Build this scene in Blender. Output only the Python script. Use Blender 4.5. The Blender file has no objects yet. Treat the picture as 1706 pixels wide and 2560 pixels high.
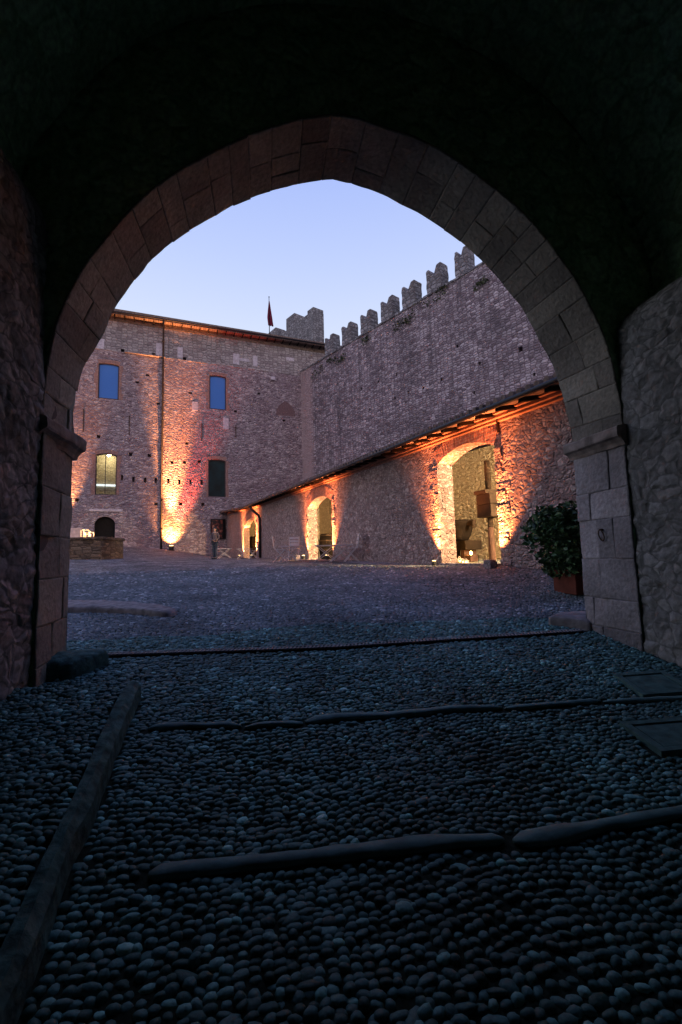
import bpy, bmesh, math, random
import numpy as np
from mathutils import Vector, Matrix, noise
random.seed(7); rng = np.random.default_rng(7)
SC = bpy.context.scene; COL = SC.collection
# ------------------------------------------------------------------ camera
F = 1145.0; PITCH = math.radians(5.6); ROLL = math.radians(1.55)
def _rx(a): c, s = math.cos(a), math.sin(a); return np.array([[1,0,0],[0,c,-s],[0,s,c]])
def _rz(a): c, s = math.cos(a), math.sin(a); return np.array([[c,-s,0],[s,c,0],[0,0,1]])
CAMR = _rx(math.pi/2+PITCH) @ _rz(-ROLL)
cam = bpy.data.objects.new('camera', bpy.data.cameras.new('camera')); COL.objects.link(cam)
cam.data.sensor_fit = 'VERTICAL'; cam.data.sensor_height = 36; cam.data.lens = F/2560*36
cam.data.clip_start = 0.05; cam.data.clip_end = 3000
cam.matrix_world = Matrix([list(CAMR[i])+[0] for i in range(3)]+[[0,0,0,1]])
SC.camera = cam
# ------------------------------------------------------------------ sky (dusk)
W = bpy.data.worlds.new("World"); SC.world = W; W.use_nodes = True
nt = W.node_tree; nt.nodes.clear()
tc = nt.nodes.new('ShaderNodeTexCoord'); sep = nt.nodes.new('ShaderNodeSeparateXYZ')
ramp = nt.nodes.new('ShaderNodeValToRGB'); sky = nt.nodes.new('ShaderNodeTexSky')
sky.sky_type = 'NISHITA'; sky.sun_disc = False; sky.sun_elevation = math.radians(-2); sky.sun_rotation = math.radians(120)
mul = nt.nodes.new('ShaderNodeMixRGB'); mul.blend_type = 'ADD'; mul.inputs[0].default_value = 0.10
bg = nt.nodes.new('ShaderNodeBackground'); out = nt.nodes.new('ShaderNodeOutputWorld')
nt.links.new(tc.outputs['Generated'], sep.inputs[0]); nt.links.new(sep.outputs['Z'], ramp.inputs[0])
nt.links.new(ramp.outputs[0], mul.inputs[1]); nt.links.new(sky.outputs[0], mul.inputs[2])
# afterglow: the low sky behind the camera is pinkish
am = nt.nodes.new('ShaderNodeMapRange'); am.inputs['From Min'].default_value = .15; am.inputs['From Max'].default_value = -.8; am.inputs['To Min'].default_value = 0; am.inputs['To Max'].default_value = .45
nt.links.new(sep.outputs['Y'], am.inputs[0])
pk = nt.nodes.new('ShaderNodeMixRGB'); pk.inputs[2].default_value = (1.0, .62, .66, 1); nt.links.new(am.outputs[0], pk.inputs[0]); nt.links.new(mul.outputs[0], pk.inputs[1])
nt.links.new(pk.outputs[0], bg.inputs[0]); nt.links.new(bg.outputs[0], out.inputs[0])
cr = ramp.color_ramp; cr.elements[0].position = 0.0; cr.elements[0].color = (0.93, 0.95, 1.0, 1)
cr.elements[1].position = 1.0; cr.elements[1].color = (0.12, 0.22, 0.78, 1)
for p, c in ((0.25, (0.90, 0.94, 1.0, 1)), (0.40, (0.74, 0.82, 1.0, 1)), (0.55, (0.55, 0.66, 1.0, 1)), (0.70, (0.38, 0.50, 0.97, 1))):
    e = cr.elements.new(p); e.color = c
bg.inputs[1].default_value = 1.0
SC.view_settings.view_transform = 'Standard'; SC.view_settings.look = 'None'
SC.view_settings.exposure = 0; SC.view_settings.gamma = 1
SC.cycles.max_bounces = 8; SC.cycles.diffuse_bounces = 5

# ------------------------------------------------------------------ photo geometry helpers (points taken on real planes)
def ray(px, py): return CAMR @ np.array([(px-853)/F, -(py-1280)/F, -1.0])
def hdir(px):
    lo, hi = 0., 3000.
    for _ in range(60):
        m = (lo+hi)/2
        if ray(px, m)[2] > 0: lo = m
        else: hi = m
    d = ray(px, lo); return d[:2]/np.hypot(*d[:2])
class Fr:
    "a vertical wall plane: local x along the wall, local y into the wall, z up"
    def __init__(s, o, x):
        s.o = np.array(o, float)[:2]; s.x = np.array(x, float); s.y = np.array([-x[1], x[0]])
        s.ang = math.atan2(x[1], x[0])
    def loc(s, px, py, n=0.):
        r = ray(px, py); t = (s.o@s.y+n)/(r[:2]@s.y); p = t*r
        return float((p[:2]-s.o)@s.x), float(p[2])
    def w(s, x, y, z): q = s.o+x*s.x+y*s.y; return (float(q[0]), float(q[1]), float(z))
    def inv(s, X, Y): d = np.array([X, Y])-s.o; return float(d@s.x), float(d@s.y)
    def place(s, o, x=0, y=0, z=0, rz=0): o.location = s.w(x, y, z); o.rotation_euler = (0, 0, s.ang+rz); return o
def aty(px, py, Y): r = ray(px, py); return r*Y/r[1]
dR = hdir(377)
C0 = aty(568, 1391, 45.)
RB = Fr(C0, -dR); LB = Fr(C0, (dR[1], -dR[0]))
UW = Fr(LB.w(LB.loc(752, 930)[0], 0, 0), -hdir(-65))
dG = hdir(664); GF = Fr(dG*4.3, (dG[1], -dG[0]))

# ------------------------------------------------------------------ terrain height (thin plate through measured points)
def _lp(fr, px, py):
    x, z = fr.loc(px, py); p = fr.w(x, 0, z); return p
ctrl = []
for q in ((659,1395),(790,1399),(860,1400),(1103,1414),(1262,1415),(1350,1423),(1385,1432)): ctrl.append(_lp(RB, *q))
for q in ((200,1358),(265,1363),(403,1373),(535,1390)): ctrl.append(_lp(LB, *q))
def gz(x, y, z): return (GF.w(x, y, 0)[0], GF.w(x, y, 0)[1], z)
for gx in (-3.2, -1.65, .7, 3.2, 5):
    ctrl += [gz(gx, -6.5, -1.75), gz(gx, -4.3, -1.45), gz(gx, -2.3, -1.14), gz(gx, -.7, -.90), gz(gx, 0, -.785)]
ctrl += [gz(-2.5, 2.6, -.60), gz(0, 2.6, -.60), gz(3.5, 2.2, -.63)]
ctrl += [(-5, 10, -.40), (0, 10, -.40), (-6.9, 25, .06), (-12.2, 22, .22), (-3, 20, -.06), (-9, 14, -.2), (-2.5, 14.5, -.22), (-24, 30, .9), (-20, 14, .0), (-10, 6, -.5)]
ctrl = np.array(ctrl)
def _U(r): r = np.maximum(r, 1e-9); return r*r*np.log(r)
def _tps(c):
    n = len(c); P = np.c_[np.ones(n), c[:, :2]]
    K = _U(np.hypot(c[:, None, 0]-c[None, :, 0], c[:, None, 1]-c[None, :, 1])) + np.eye(n)*.5
    A = np.zeros((n+3, n+3)); A[:n, :n] = K; A[:n, n:] = P; A[n:, :n] = P.T
    return np.linalg.solve(A, np.r_[c[:, 2], 0, 0, 0])
_w = _tps(ctrl)
def H(X, Y):
    X = np.clip(np.asarray(X, float), -26, 12); Y = np.clip(np.asarray(Y, float), -2, 49)
    s = _w[-3]+_w[-2]*X+_w[-1]*Y
    for i in range(len(ctrl)): s = s+_w[i]*_U(np.hypot(X-ctrl[i, 0], Y-ctrl[i, 1]))
    return s
def h(X, Y): return float(H(X, Y))
def ground(px, py, up=0.):
    "point of the terrain (raised by up) seen at a photo pixel"
    r = ray(px, py); lo = 0.3
    for k in range(4000):
        t = .5+k*.02; p = r*t
        if p[2] < h(p[0], p[1])+up:
            a, b = t-.02, t
            for _ in range(20):
                m = (a+b)/2; q = r*m
                if q[2] < h(q[0], q[1])+up: b = m
                else: a = m
            return r*b
    return r*60

# ------------------------------------------------------------------ materials
def N(nt, t, **k):
    n = nt.nodes.new(t)
    for a, v in k.items():
        if a in ('blend_type', 'operation', 'feature', 'data_type', 'noise_dimensions', 'distance'): setattr(n, a, v)
        else: n.inputs[a].default_value = v
    return n
def newmat(name):
    m = bpy.data.materials.new(name); m.use_nodes = True
    b = m.node_tree.nodes['Principled BSDF']; return m, m.node_tree, b
def plain(name, col, rough=.7, metal=0., emit=None, es=0., var=.25, scale=6., bump=.0):
    m, nt, b = newmat(name); L = nt.links.new
    tc = N(nt, 'ShaderNodeTexCoord'); no = N(nt, 'ShaderNodeTexNoise', Scale=scale, Detail=6.)
    L(tc.outputs['Object'], no.inputs['Vector'])
    mr = N(nt, 'ShaderNodeMapRange'); mr.inputs['From Min'].default_value = .3; mr.inputs['From Max'].default_value = .7
    mr.inputs['To Min'].default_value = 1-var; mr.inputs['To Max'].default_value = 1+var
    L(no.outputs[0], mr.inputs[0])
    mx = N(nt, 'ShaderNodeMixRGB', blend_type='MULTIPLY'); mx.inputs[0].default_value = 1; mx.inputs[1].default_value = (*col, 1)
    L(mr.outputs[0], mx.inputs[2]); L(mx.outputs[0], b.inputs['Base Color'])
    b.inputs['Roughness'].default_value = rough; b.inputs['Metallic'].default_value = metal
    if rough > .7: b.inputs['Specular IOR Level'].default_value = .12
    if emit: b.inputs['Emission Color'].default_value = (*emit, 1); b.inputs['Emission Strength'].default_value = es
    if bump:
        bp = N(nt, 'ShaderNodeBump', Strength=1., Distance=bump); L(no.outputs[0], bp.inputs['Height']); L(bp.outputs[0], b.inputs['Normal'])
    return m
def rubble(name, cols, mortar, sx=2.6, sz=4.2, rnd=.75, bump=.05, mw=.06, stain=.45, stain_col=(.16,.14,.13), warp=.06, streak=.4, fine=.35, patch=None):
    "rubble masonry: irregular courses of stones, mortar between, weathering streaks; object coordinates"
    m, nt, b = newmat(name); L = nt.links.new
    tc = N(nt, 'ShaderNodeTexCoord')
    n0 = N(nt, 'ShaderNodeTexNoise', Scale=1.6, Detail=4.)
    L(tc.outputs['Object'], n0.inputs['Vector'])
    sub = N(nt, 'ShaderNodeVectorMath', operation='SUBTRACT'); sub.inputs[1].default_value = (.5, .5, .5); L(n0.outputs['Color'], sub.inputs[0])
    sc = N(nt, 'ShaderNodeVectorMath', operation='SCALE'); sc.inputs['Scale'].default_value = warp*4; L(sub.outputs[0], sc.inputs[0])
    ad = N(nt, 'ShaderNodeVectorMath', operation='ADD'); L(tc.outputs['Object'], ad.inputs[0]); L(sc.outputs[0], ad.inputs[1])
    mp = N(nt, 'ShaderNodeMapping'); mp.inputs['Scale'].default_value = (sx, sx, sz); L(ad.outputs[0], mp.inputs['Vector'])
    v1 = N(nt, 'ShaderNodeTexVoronoi', feature='F1', distance='CHEBYCHEV', Scale=1., Randomness=rnd); L(mp.outputs[0], v1.inputs['Vector'])
    v2 = N(nt, 'ShaderNodeTexVoronoi', feature='DISTANCE_TO_EDGE', Scale=1., Randomness=rnd); L(mp.outputs[0], v2.inputs['Vector'])
    v1.distance = 'EUCLIDEAN'
    se = N(nt, 'ShaderNodeSeparateColor'); L(v1.outputs['Color'], se.inputs[0])
    cr = N(nt, 'ShaderNodeValToRGB'); L(se.outputs[0], cr.inputs[0])
    el = cr.color_ramp.elements; el[0].color = (*cols[0], 1); el[1].color = (*cols[-1], 1)
    for i, c in enumerate(cols[1:-1]): e = el.new((i+1)/(len(cols)-1)); e.color = (*c, 1)
    # fine grain
    n1 = N(nt, 'ShaderNodeTexNoise', Scale=22., Detail=6.); L(tc.outputs['Object'], n1.inputs['Vector'])
    # mortar mask, widened irregularly
    mm = N(nt, 'ShaderNodeMapRange'); mm.inputs['From Min'].default_value = mw*.35; mm.inputs['From Max'].default_value = mw*1.6
    an = N(nt, 'ShaderNodeMath', operation='MULTIPLY_ADD'); L(n1.outputs[0], an.inputs[0]); an.inputs[1].default_value = mw*1.4; an.inputs[2].default_value = -mw*.7
    aa = N(nt, 'ShaderNodeMath', operation='ADD'); L(v2.outputs['Distance'], aa.inputs[0]); L(an.outputs[0], aa.inputs[1]); L(aa.outputs[0], mm.inputs[0])
    mx = N(nt, 'ShaderNodeMixRGB'); mx.inputs[1].default_value = (*mortar, 1); L(mm.outputs[0], mx.inputs[0]); L(cr.outputs[0], mx.inputs[2])
    g = N(nt, 'ShaderNodeMapRange'); g.inputs['From Min'].default_value = .3; g.inputs['From Max'].default_value = .7
    g.inputs['To Min'].default_value = 1-fine; g.inputs['To Max'].default_value = 1+fine; L(n1.outputs[0], g.inputs[0])
    m2 = N(nt, 'ShaderNodeMixRGB', blend_type='MULTIPLY'); m2.inputs[0].default_value = 1; L(mx.outputs[0], m2.inputs[1]); L(g.outputs[0], m2.inputs[2])
    # large weathering: blotches and vertical streaks
    n2 = N(nt, 'ShaderNodeTexNoise', Scale=.35, Detail=5.); L(tc.outputs['Object'], n2.inputs['Vector'])
    mp2 = N(nt, 'ShaderNodeMapping'); mp2.inputs['Scale'].default_value = (1.3, 1.3, .12); L(tc.outputs['Object'], mp2.inputs['Vector'])
    n3 = N(nt, 'ShaderNodeTexNoise', Scale=1., Detail=4.); L(mp2.outputs[0], n3.inputs['Vector'])
    s1 = N(nt, 'ShaderNodeMapRange'); s1.inputs['From Min'].default_value = .48; s1.inputs['From Max'].default_value = .72; s1.inputs['To Max'].default_value = stain; L(n2.outputs[0], s1.inputs[0])
    s2 = N(nt, 'ShaderNodeMapRange'); s2.inputs['From Min'].default_value = .5; s2.inputs['From Max'].default_value = .75; s2.inputs['To Max'].default_value = streak; L(n3.outputs[0], s2.inputs[0])
    sm = N(nt, 'ShaderNodeMath', operation='MAXIMUM'); L(s1.outputs[0], sm.inputs[0]); L(s2.outputs[0], sm.inputs[1])
    m3 = N(nt, 'ShaderNodeMixRGB'); L(sm.outputs[0], m3.inputs[0]); L(m2.outputs[0], m3.inputs[1]); m3.inputs[2].default_value = (*stain_col, 1)
    last = m3
    if patch:   # a zone of different stone given as local x range (soft edge)
        sp = N(nt, 'ShaderNodeSeparateXYZ'); L(ad.outputs[0], sp.inputs[0])
        pm = N(nt, 'ShaderNodeMapRange'); pm.inputs['From Min'].default_value = patch[0]; pm.inputs['From Max'].default_value = patch[0]+patch[1]
        pm.inputs['To Min'].default_value = .75; pm.inputs['To Max'].default_value = 0; L(sp.outputs[patch[3]], pm.inputs[0])
        m4 = N(nt, 'ShaderNodeMixRGB'); L(pm.outputs[0], m4.inputs[0]); L(m3.outputs[0], m4.inputs[1]); m4.inputs[2].default_value = (*patch[2], 1); last = m4
    L(last.outputs[0], b.inputs['Base Color']); b.inputs['Roughness'].default_value = .9
    b.inputs['Specular IOR Level'].default_value = .25
    # relief
    hh = N(nt, 'ShaderNodeMapRange'); hh.inputs['From Min'].default_value = 0; hh.inputs['From Max'].default_value = .3; hh.interpolation_type = 'SMOOTHSTEP'; L(aa.outputs[0], hh.inputs[0])
    pc = N(nt, 'ShaderNodeMath', operation='MULTIPLY_ADD'); L(se.outputs[1], pc.inputs[0]); pc.inputs[1].default_value = .8; pc.inputs[2].default_value = .4
    hm = N(nt, 'ShaderNodeMath', operation='MULTIPLY'); L(hh.outputs[0], hm.inputs[0]); L(pc.outputs[0], hm.inputs[1])
    n4 = N(nt, 'ShaderNodeTexNoise', Scale=7., Detail=8.); n4.inputs['Roughness'].default_value = .65; L(tc.outputs['Object'], n4.inputs['Vector'])
    hf = N(nt, 'ShaderNodeMath', operation='MULTIPLY_ADD'); L(n4.outputs[0], hf.inputs[0]); hf.inputs[1].default_value = .9; L(hm.outputs[0], hf.inputs[2])
    bp = N(nt, 'ShaderNodeBump', Strength=1., Distance=bump); L(hf.outputs[0], bp.inputs['Height']); L(bp.outputs[0], b.inputs['Normal'])
    return m
def brickmat(name, c1, c2, mortar, w=.26, hgt=.07, bump=.02, swap=False):
    m, nt, b = newmat(name); L = nt.links.new
    tc = N(nt, 'ShaderNodeTexCoord'); mp = N(nt, 'ShaderNodeMapping'); L(tc.outputs['Object'], mp.inputs['Vector'])
    mp.inputs['Rotation'].default_value = (math.pi/2, 0, 0)
    br = N(nt, 'ShaderNodeTexBrick', Color1=(*c1, 1), Color2=(*c2, 1), Mortar=(*mortar, 1)); br.inputs['Scale'].default_value = 1
    br.inputs['Brick Width'].default_value = w; br.inputs['Row Height'].default_value = hgt; br.inputs['Mortar Size'].default_value = .012
    L(mp.outputs[0], br.inputs['Vector']); no = N(nt, 'ShaderNodeTexNoise', Scale=9., Detail=5.); L(tc.outputs['Object'], no.inputs['Vector'])
    mx = N(nt, 'ShaderNodeMixRGB', blend_type='OVERLAY'); mx.inputs[0].default_value = .8; L(br.outputs[0], mx.inputs[1]); L(no.outputs[0], mx.inputs[2])
    L(mx.outputs[0], b.inputs['Base Color']); b.inputs['Roughness'].default_value = .9
    ma = N(nt, 'ShaderNodeMath', operation='SUBTRACT'); L(no.outputs[0], ma.inputs[0]); L(br.outputs['Fac'], ma.inputs[1])
    bp = N(nt, 'ShaderNodeBump', Strength=1., Distance=bump); L(ma.outputs[0], bp.inputs['Height']); L(bp.outputs[0], b.inputs['Normal'])
    return m
def attrmat(name, lo, hi, rough=.7, bump=.004, scale=60., tint=None):
    "colour picked per stone from a random attribute"
    m, nt, b = newmat(name); L = nt.links.new
    at = N(nt, 'ShaderNodeAttribute'); at.attribute_name = 'rnd'
    cr = N(nt, 'ShaderNodeValToRGB'); cr.color_ramp.elements[0].color = (*lo, 1); cr.color_ramp.elements[1].color = (*hi, 1)
    if tint:
        e = cr.color_ramp.elements.new(.6); e.color = (*tint, 1)
    L(at.outputs['Fac'], cr.inputs[0])
    tc = N(nt, 'ShaderNodeTexCoord'); no = N(nt, 'ShaderNodeTexNoise', Scale=scale, Detail=5.); L(tc.outputs['Object'], no.inputs['Vector'])
    n2 = N(nt, 'ShaderNodeTexNoise', Scale=1.1, Detail=4.); L(tc.outputs['Object'], n2.inputs['Vector'])
    mx = N(nt, 'ShaderNodeMixRGB', blend_type='OVERLAY'); mx.inputs[0].default_value = .6; L(cr.outputs[0], mx.inputs[1]); L(no.outputs[0], mx.inputs[2])
    m2 = N(nt, 'ShaderNodeMixRGB', blend_type='OVERLAY'); m2.inputs[0].default_value = 1.; L(mx.outputs[0], m2.inputs[1]); L(n2.outputs[0], m2.inputs[2])
    L(m2.outputs[0], b.inputs['Base Color']); b.inputs['Roughness'].default_value = rough
    bp = N(nt, 'ShaderNodeBump', Strength=1., Distance=bump); L(no.outputs[0], bp.inputs['Height']); L(bp.outputs[0], b.inputs['Normal'])
    return m
def cobblemat():
    m, nt, b = newmat('cobble_bed'); L = nt.links.new
    tc = N(nt, 'ShaderNodeTexCoord'); mp = N(nt, 'ShaderNodeMapping'); mp.inputs['Scale'].default_value = (13, 17, 0); L(tc.outputs['Object'], mp.inputs['Vector'])
    v1 = N(nt, 'ShaderNodeTexVoronoi', feature='F1', Scale=1., Randomness=.8); L(mp.outputs[0], v1.inputs['Vector'])
    v2 = N(nt, 'ShaderNodeTexVoronoi', feature='DISTANCE_TO_EDGE', Scale=1., Randomness=.8); L(mp.outputs[0], v2.inputs['Vector'])
    mp3 = N(nt, 'ShaderNodeMapping'); mp3.inputs['Scale'].default_value = (3.2, 2.2, 0); L(tc.outputs['Object'], mp3.inputs['Vector'])
    v3 = N(nt, 'ShaderNodeTexVoronoi', feature='F1', Scale=1., Randomness=1.); L(mp3.outputs[0], v3.inputs['Vector'])
    se = N(nt, 'ShaderNodeSeparateColor'); L(v1.outputs['Color'], se.inputs[0])
    s3 = N(nt, 'ShaderNodeSeparateColor'); L(v3.outputs['Color'], s3.inputs[0])
    cr = N(nt, 'ShaderNodeValToRGB'); L(se.outputs[0], cr.inputs[0])
    el = cr.color_ramp.elements; el[0].color = (.06, .066, .07, 1); el[1].color = (.44, .45, .46, 1); e = el.new(.6); e.color = (.18, .19, .195, 1)
    mm = N(nt, 'ShaderNodeMapRange'); mm.inputs['From Min'].default_value = .02; mm.inputs['From Max'].default_value = .14; L(v2.outputs['Distance'], mm.inputs[0])
    mx = N(nt, 'ShaderNodeMixRGB'); mx.inputs[1].default_value = (.05, .048, .045, 1); L(mm.outputs[0], mx.inputs[0]); L(cr.outputs[0], mx.inputs[2])
    n2 = N(nt, 'ShaderNodeTexNoise', Scale=.6, Detail=6.); L(tc.outputs['Object'], n2.inputs['Vector'])
    m2 = N(nt, 'ShaderNodeMixRGB', blend_type='OVERLAY'); m2.inputs[0].default_value = .8; L(mx.outputs[0], m2.inputs[1]); L(n2.outputs[0], m2.inputs[2])
    m3 = N(nt, 'ShaderNodeMixRGB', blend_type='OVERLAY'); m3.inputs[0].default_value = .55; L(m2.outputs[0], m3.inputs[1]); L(s3.outputs[0], m3.inputs[2])
    L(m3.outputs[0], b.inputs['Base Color']); b.inputs['Roughness'].default_value = .75
    hh = N(nt, 'ShaderNodeMapRange'); hh.inputs['From Max'].default_value = .35; hh.interpolation_type = 'SMOOTHSTEP'; L(v2.outputs['Distance'], hh.inputs[0])
    bp = N(nt, 'ShaderNodeBump', Strength=1., Distance=.03); L(hh.outputs[0], bp.inputs['Height']); L(bp.outputs[0], b.inputs['Normal'])
    return m
PINK = [(.28,.21,.225), (.46,.37,.375), (.63,.53,.52), (.36,.27,.28)]
M = {}
M['hall'] = rubble('hall_stone', PINK, (.25,.195,.21), sx=2.6, sz=5.4, rnd=.9, bump=.13, mw=.05, stain=.6, stain_col=(.26,.165,.175), streak=.4, warp=.09, fine=.45)
M['hall_up'] = rubble('hall_stone_upper', [(.27,.22,.22),(.42,.37,.36),(.5,.44,.42),(.34,.28,.28)], (.24,.2,.2), sx=2.2, sz=3.6, rnd=.5, bump=.07, mw=.07, streak=.3)
M['curtain'] = rubble('curtain_stone', [(.19,.155,.17),(.35,.295,.315),(.56,.50,.52),(.26,.21,.225)], (.14,.105,.12), sx=2.7, sz=5.6, rnd=.48, bump=.07, mw=.07, stain=.7, stain_col=(.10,.085,.095), streak=.85, patch=(1.6, .8, (.48,.36,.35), 0))
M['eband'] = rubble('eaves_band_stone', [(.2,.14,.1),(.33,.23,.17),(.28,.19,.14)], (.2,.14,.1), sx=3.5, sz=7., rnd=.9, bump=.06, mw=.05)
M['merlon'] = rubble('merlon_stone', [(.16,.16,.165),(.27,.265,.27),(.36,.355,.36),(.2,.195,.2)], (.11,.105,.11), sx=2., sz=3.2, rnd=.6, bump=.07, mw=.08, stain=.4, streak=.5)
M['range'] = rubble('range_stone', [(.20,.14,.13),(.37,.27,.25),(.54,.43,.40),(.26,.175,.165)], (.27,.185,.175), sx=7.2, sz=11.5, rnd=.85, bump=.042, mw=.06, stain=.55, stain_col=(.2,.15,.14), warp=.08, streak=.3)
M['inner'] = rubble('inner_stone', [(.42,.36,.27),(.55,.48,.37),(.62,.55,.44),(.48,.41,.31)], (.42,.36,.28), sx=4.6, sz=8., rnd=.7, bump=.04, mw=.06, stain=.2, stain_col=(.3,.27,.18), streak=.2)
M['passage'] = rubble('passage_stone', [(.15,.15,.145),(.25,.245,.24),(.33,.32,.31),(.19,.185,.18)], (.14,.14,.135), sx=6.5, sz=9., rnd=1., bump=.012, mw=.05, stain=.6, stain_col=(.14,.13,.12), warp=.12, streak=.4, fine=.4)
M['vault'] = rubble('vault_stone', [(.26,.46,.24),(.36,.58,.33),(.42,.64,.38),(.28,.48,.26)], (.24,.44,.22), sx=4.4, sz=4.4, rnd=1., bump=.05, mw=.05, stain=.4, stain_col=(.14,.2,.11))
M['ashlar'] = attrmat('ashlar_stone', (.165,.145,.12), (.33,.295,.235), rough=.85, bump=.012, scale=26.)
M['ashlar_pale'] = attrmat('ashlar_pale_stone', (.19,.17,.175), (.36,.32,.325), rough=.85, bump=.012, scale=26.)
M['joint'] = plain('ashlar_joint', (.13,.105,.095), .95)
M['impost'] = plain('impost_stone', (.26,.21,.185), .85, bump=.02, scale=9., var=.4)
M['lowwall'] = rubble('low_wall_stone', [(.09,.065,.045),(.16,.11,.075),(.19,.14,.095),(.07,.05,.035)], (.07,.05,.035), sx=2.2, sz=6., rnd=.6, bump=.05, mw=.05)
M['brick'] = brickmat('red_brick', (.32,.14,.11), (.44,.22,.17), (.4,.3,.26))
M['pale'] = plain('pale_dressed_stone', (.56,.50,.53), .85, bump=.01)
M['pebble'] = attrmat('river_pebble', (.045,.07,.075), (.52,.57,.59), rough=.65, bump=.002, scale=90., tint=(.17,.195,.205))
M['pebble_shade'] = attrmat('shade_tinted_pebble', (.016,.07,.055), (.34,.72,.68), rough=.65, bump=.002, scale=90., tint=(.095,.235,.235))  # same pebbles, blue-green cast of the passage shade put into their colour
M['bed'] = plain('packed_earth', (.02,.028,.02), .95, bump=.006, scale=40., var=.4)
M['cobble'] = cobblemat()
M['pave'] = rubble('paving_stone', [(.2,.17,.18),(.28,.24,.25),(.33,.29,.3)], (.15,.13,.13), sx=5.2, sz=5.2, bump=.02)
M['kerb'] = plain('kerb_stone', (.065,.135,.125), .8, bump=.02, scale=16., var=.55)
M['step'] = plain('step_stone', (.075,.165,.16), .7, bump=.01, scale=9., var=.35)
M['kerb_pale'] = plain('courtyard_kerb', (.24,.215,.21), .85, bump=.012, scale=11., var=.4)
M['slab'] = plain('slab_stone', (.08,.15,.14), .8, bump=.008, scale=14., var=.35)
M['gap'] = plain('deep_gap', (.012,.012,.012), .95)
M['iron'] = plain('rusty_iron', (.08,.05,.035), .7, .6, bump=.004)
M['pipe'] = plain('dark_pipe', (.014,.011,.012), .5, .4)
M['tile'] = brickmat('roof_tile', (.16,.11,.09), (.24,.17,.14), (.05,.04,.035), w=.22, hgt=.4)
M['wood'] = plain('old_wood', (.035,.023,.016), .75, bump=.01, scale=5., var=.4)
M['woodlight'] = plain('worn_wood', (.075,.042,.032), .75, bump=.01, scale=7., var=.35)
M['wooddark'] = plain('dark_wood', (.016,.011,.008), .8, bump=.01, var=.4)
M['plaster'] = plain('cornice_plaster', (.30,.15,.10), .85, bump=.01)
M['redwood'] = plain('red_painted_wood', (.32,.09,.05), .8, bump=.006)
M['sky_tint_glass'] = plain('sky_tinted_pane', (.028,.175,.56), .45, var=.06, scale=30.)  # reflected sky painted into the pane as a diffuse blue
M['tealglass'] = plain('dark_window_pane', (.003,.018,.022), .3, var=.6, scale=1.2); M['tealglass'].node_tree.nodes['Principled BSDF'].inputs['Specular IOR Level'].default_value = .15
M['dark'] = plain('dark_interior', (.012,.012,.012), .8)
M['frame'] = plain('window_frame', (.05,.035,.035), .6)
M['metalw'] = plain('pale_painted_metal', (.58,.52,.52), .45, var=.1)
M['fixture'] = plain('lamp_housing', (.03,.03,.03), .5, .5)
M['lens'] = plain('lamp_lens', (1,.8,.5), .3, emit=(1,.66,.28), es=4.)
M['flame'] = plain('candle_flame', (1,.8,.4), .3, emit=(1,.62,.18), es=30.)
M['wax'] = plain('candle_wax', (.9,.7,.4), .6, emit=(1,.5,.12), es=2.0)
M['terracotta'] = plain('terracotta', (.13,.04,.028), .85, bump=.004)
M['leaf'] = attrmat('bush_leaf', (.028,.065,.022), (.09,.19,.06), rough=.5, bump=.001)
M['weed'] = attrmat('weed_leaf', (.03,.045,.02), (.09,.11,.05), rough=.6, bump=.001)
M['stem'] = plain('woody_stem', (.09,.06,.04), .9)
M['skin'] = plain('skin', (.42,.26,.2), .6, var=.05)
M['hair'] = plain('dark_hair', (.02,.014,.012), .6)
M['shirt'] = plain('grey_top', (.13,.105,.115), .85, var=.15)
M['jeans'] = plain('dark_blue_jeans', (.035,.05,.08), .85, var=.15)
M['shoe'] = plain('dark_shoe', (.02,.02,.022), .6)
M['bag'] = plain('black_bag', (.015,.015,.015), .6)
M['flag'] = plain('dark_red_flag', (.17,.02,.045), .8, var=.15)
M['white'] = plain('off_white_wall', (.62,.5,.47), .8)

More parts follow.
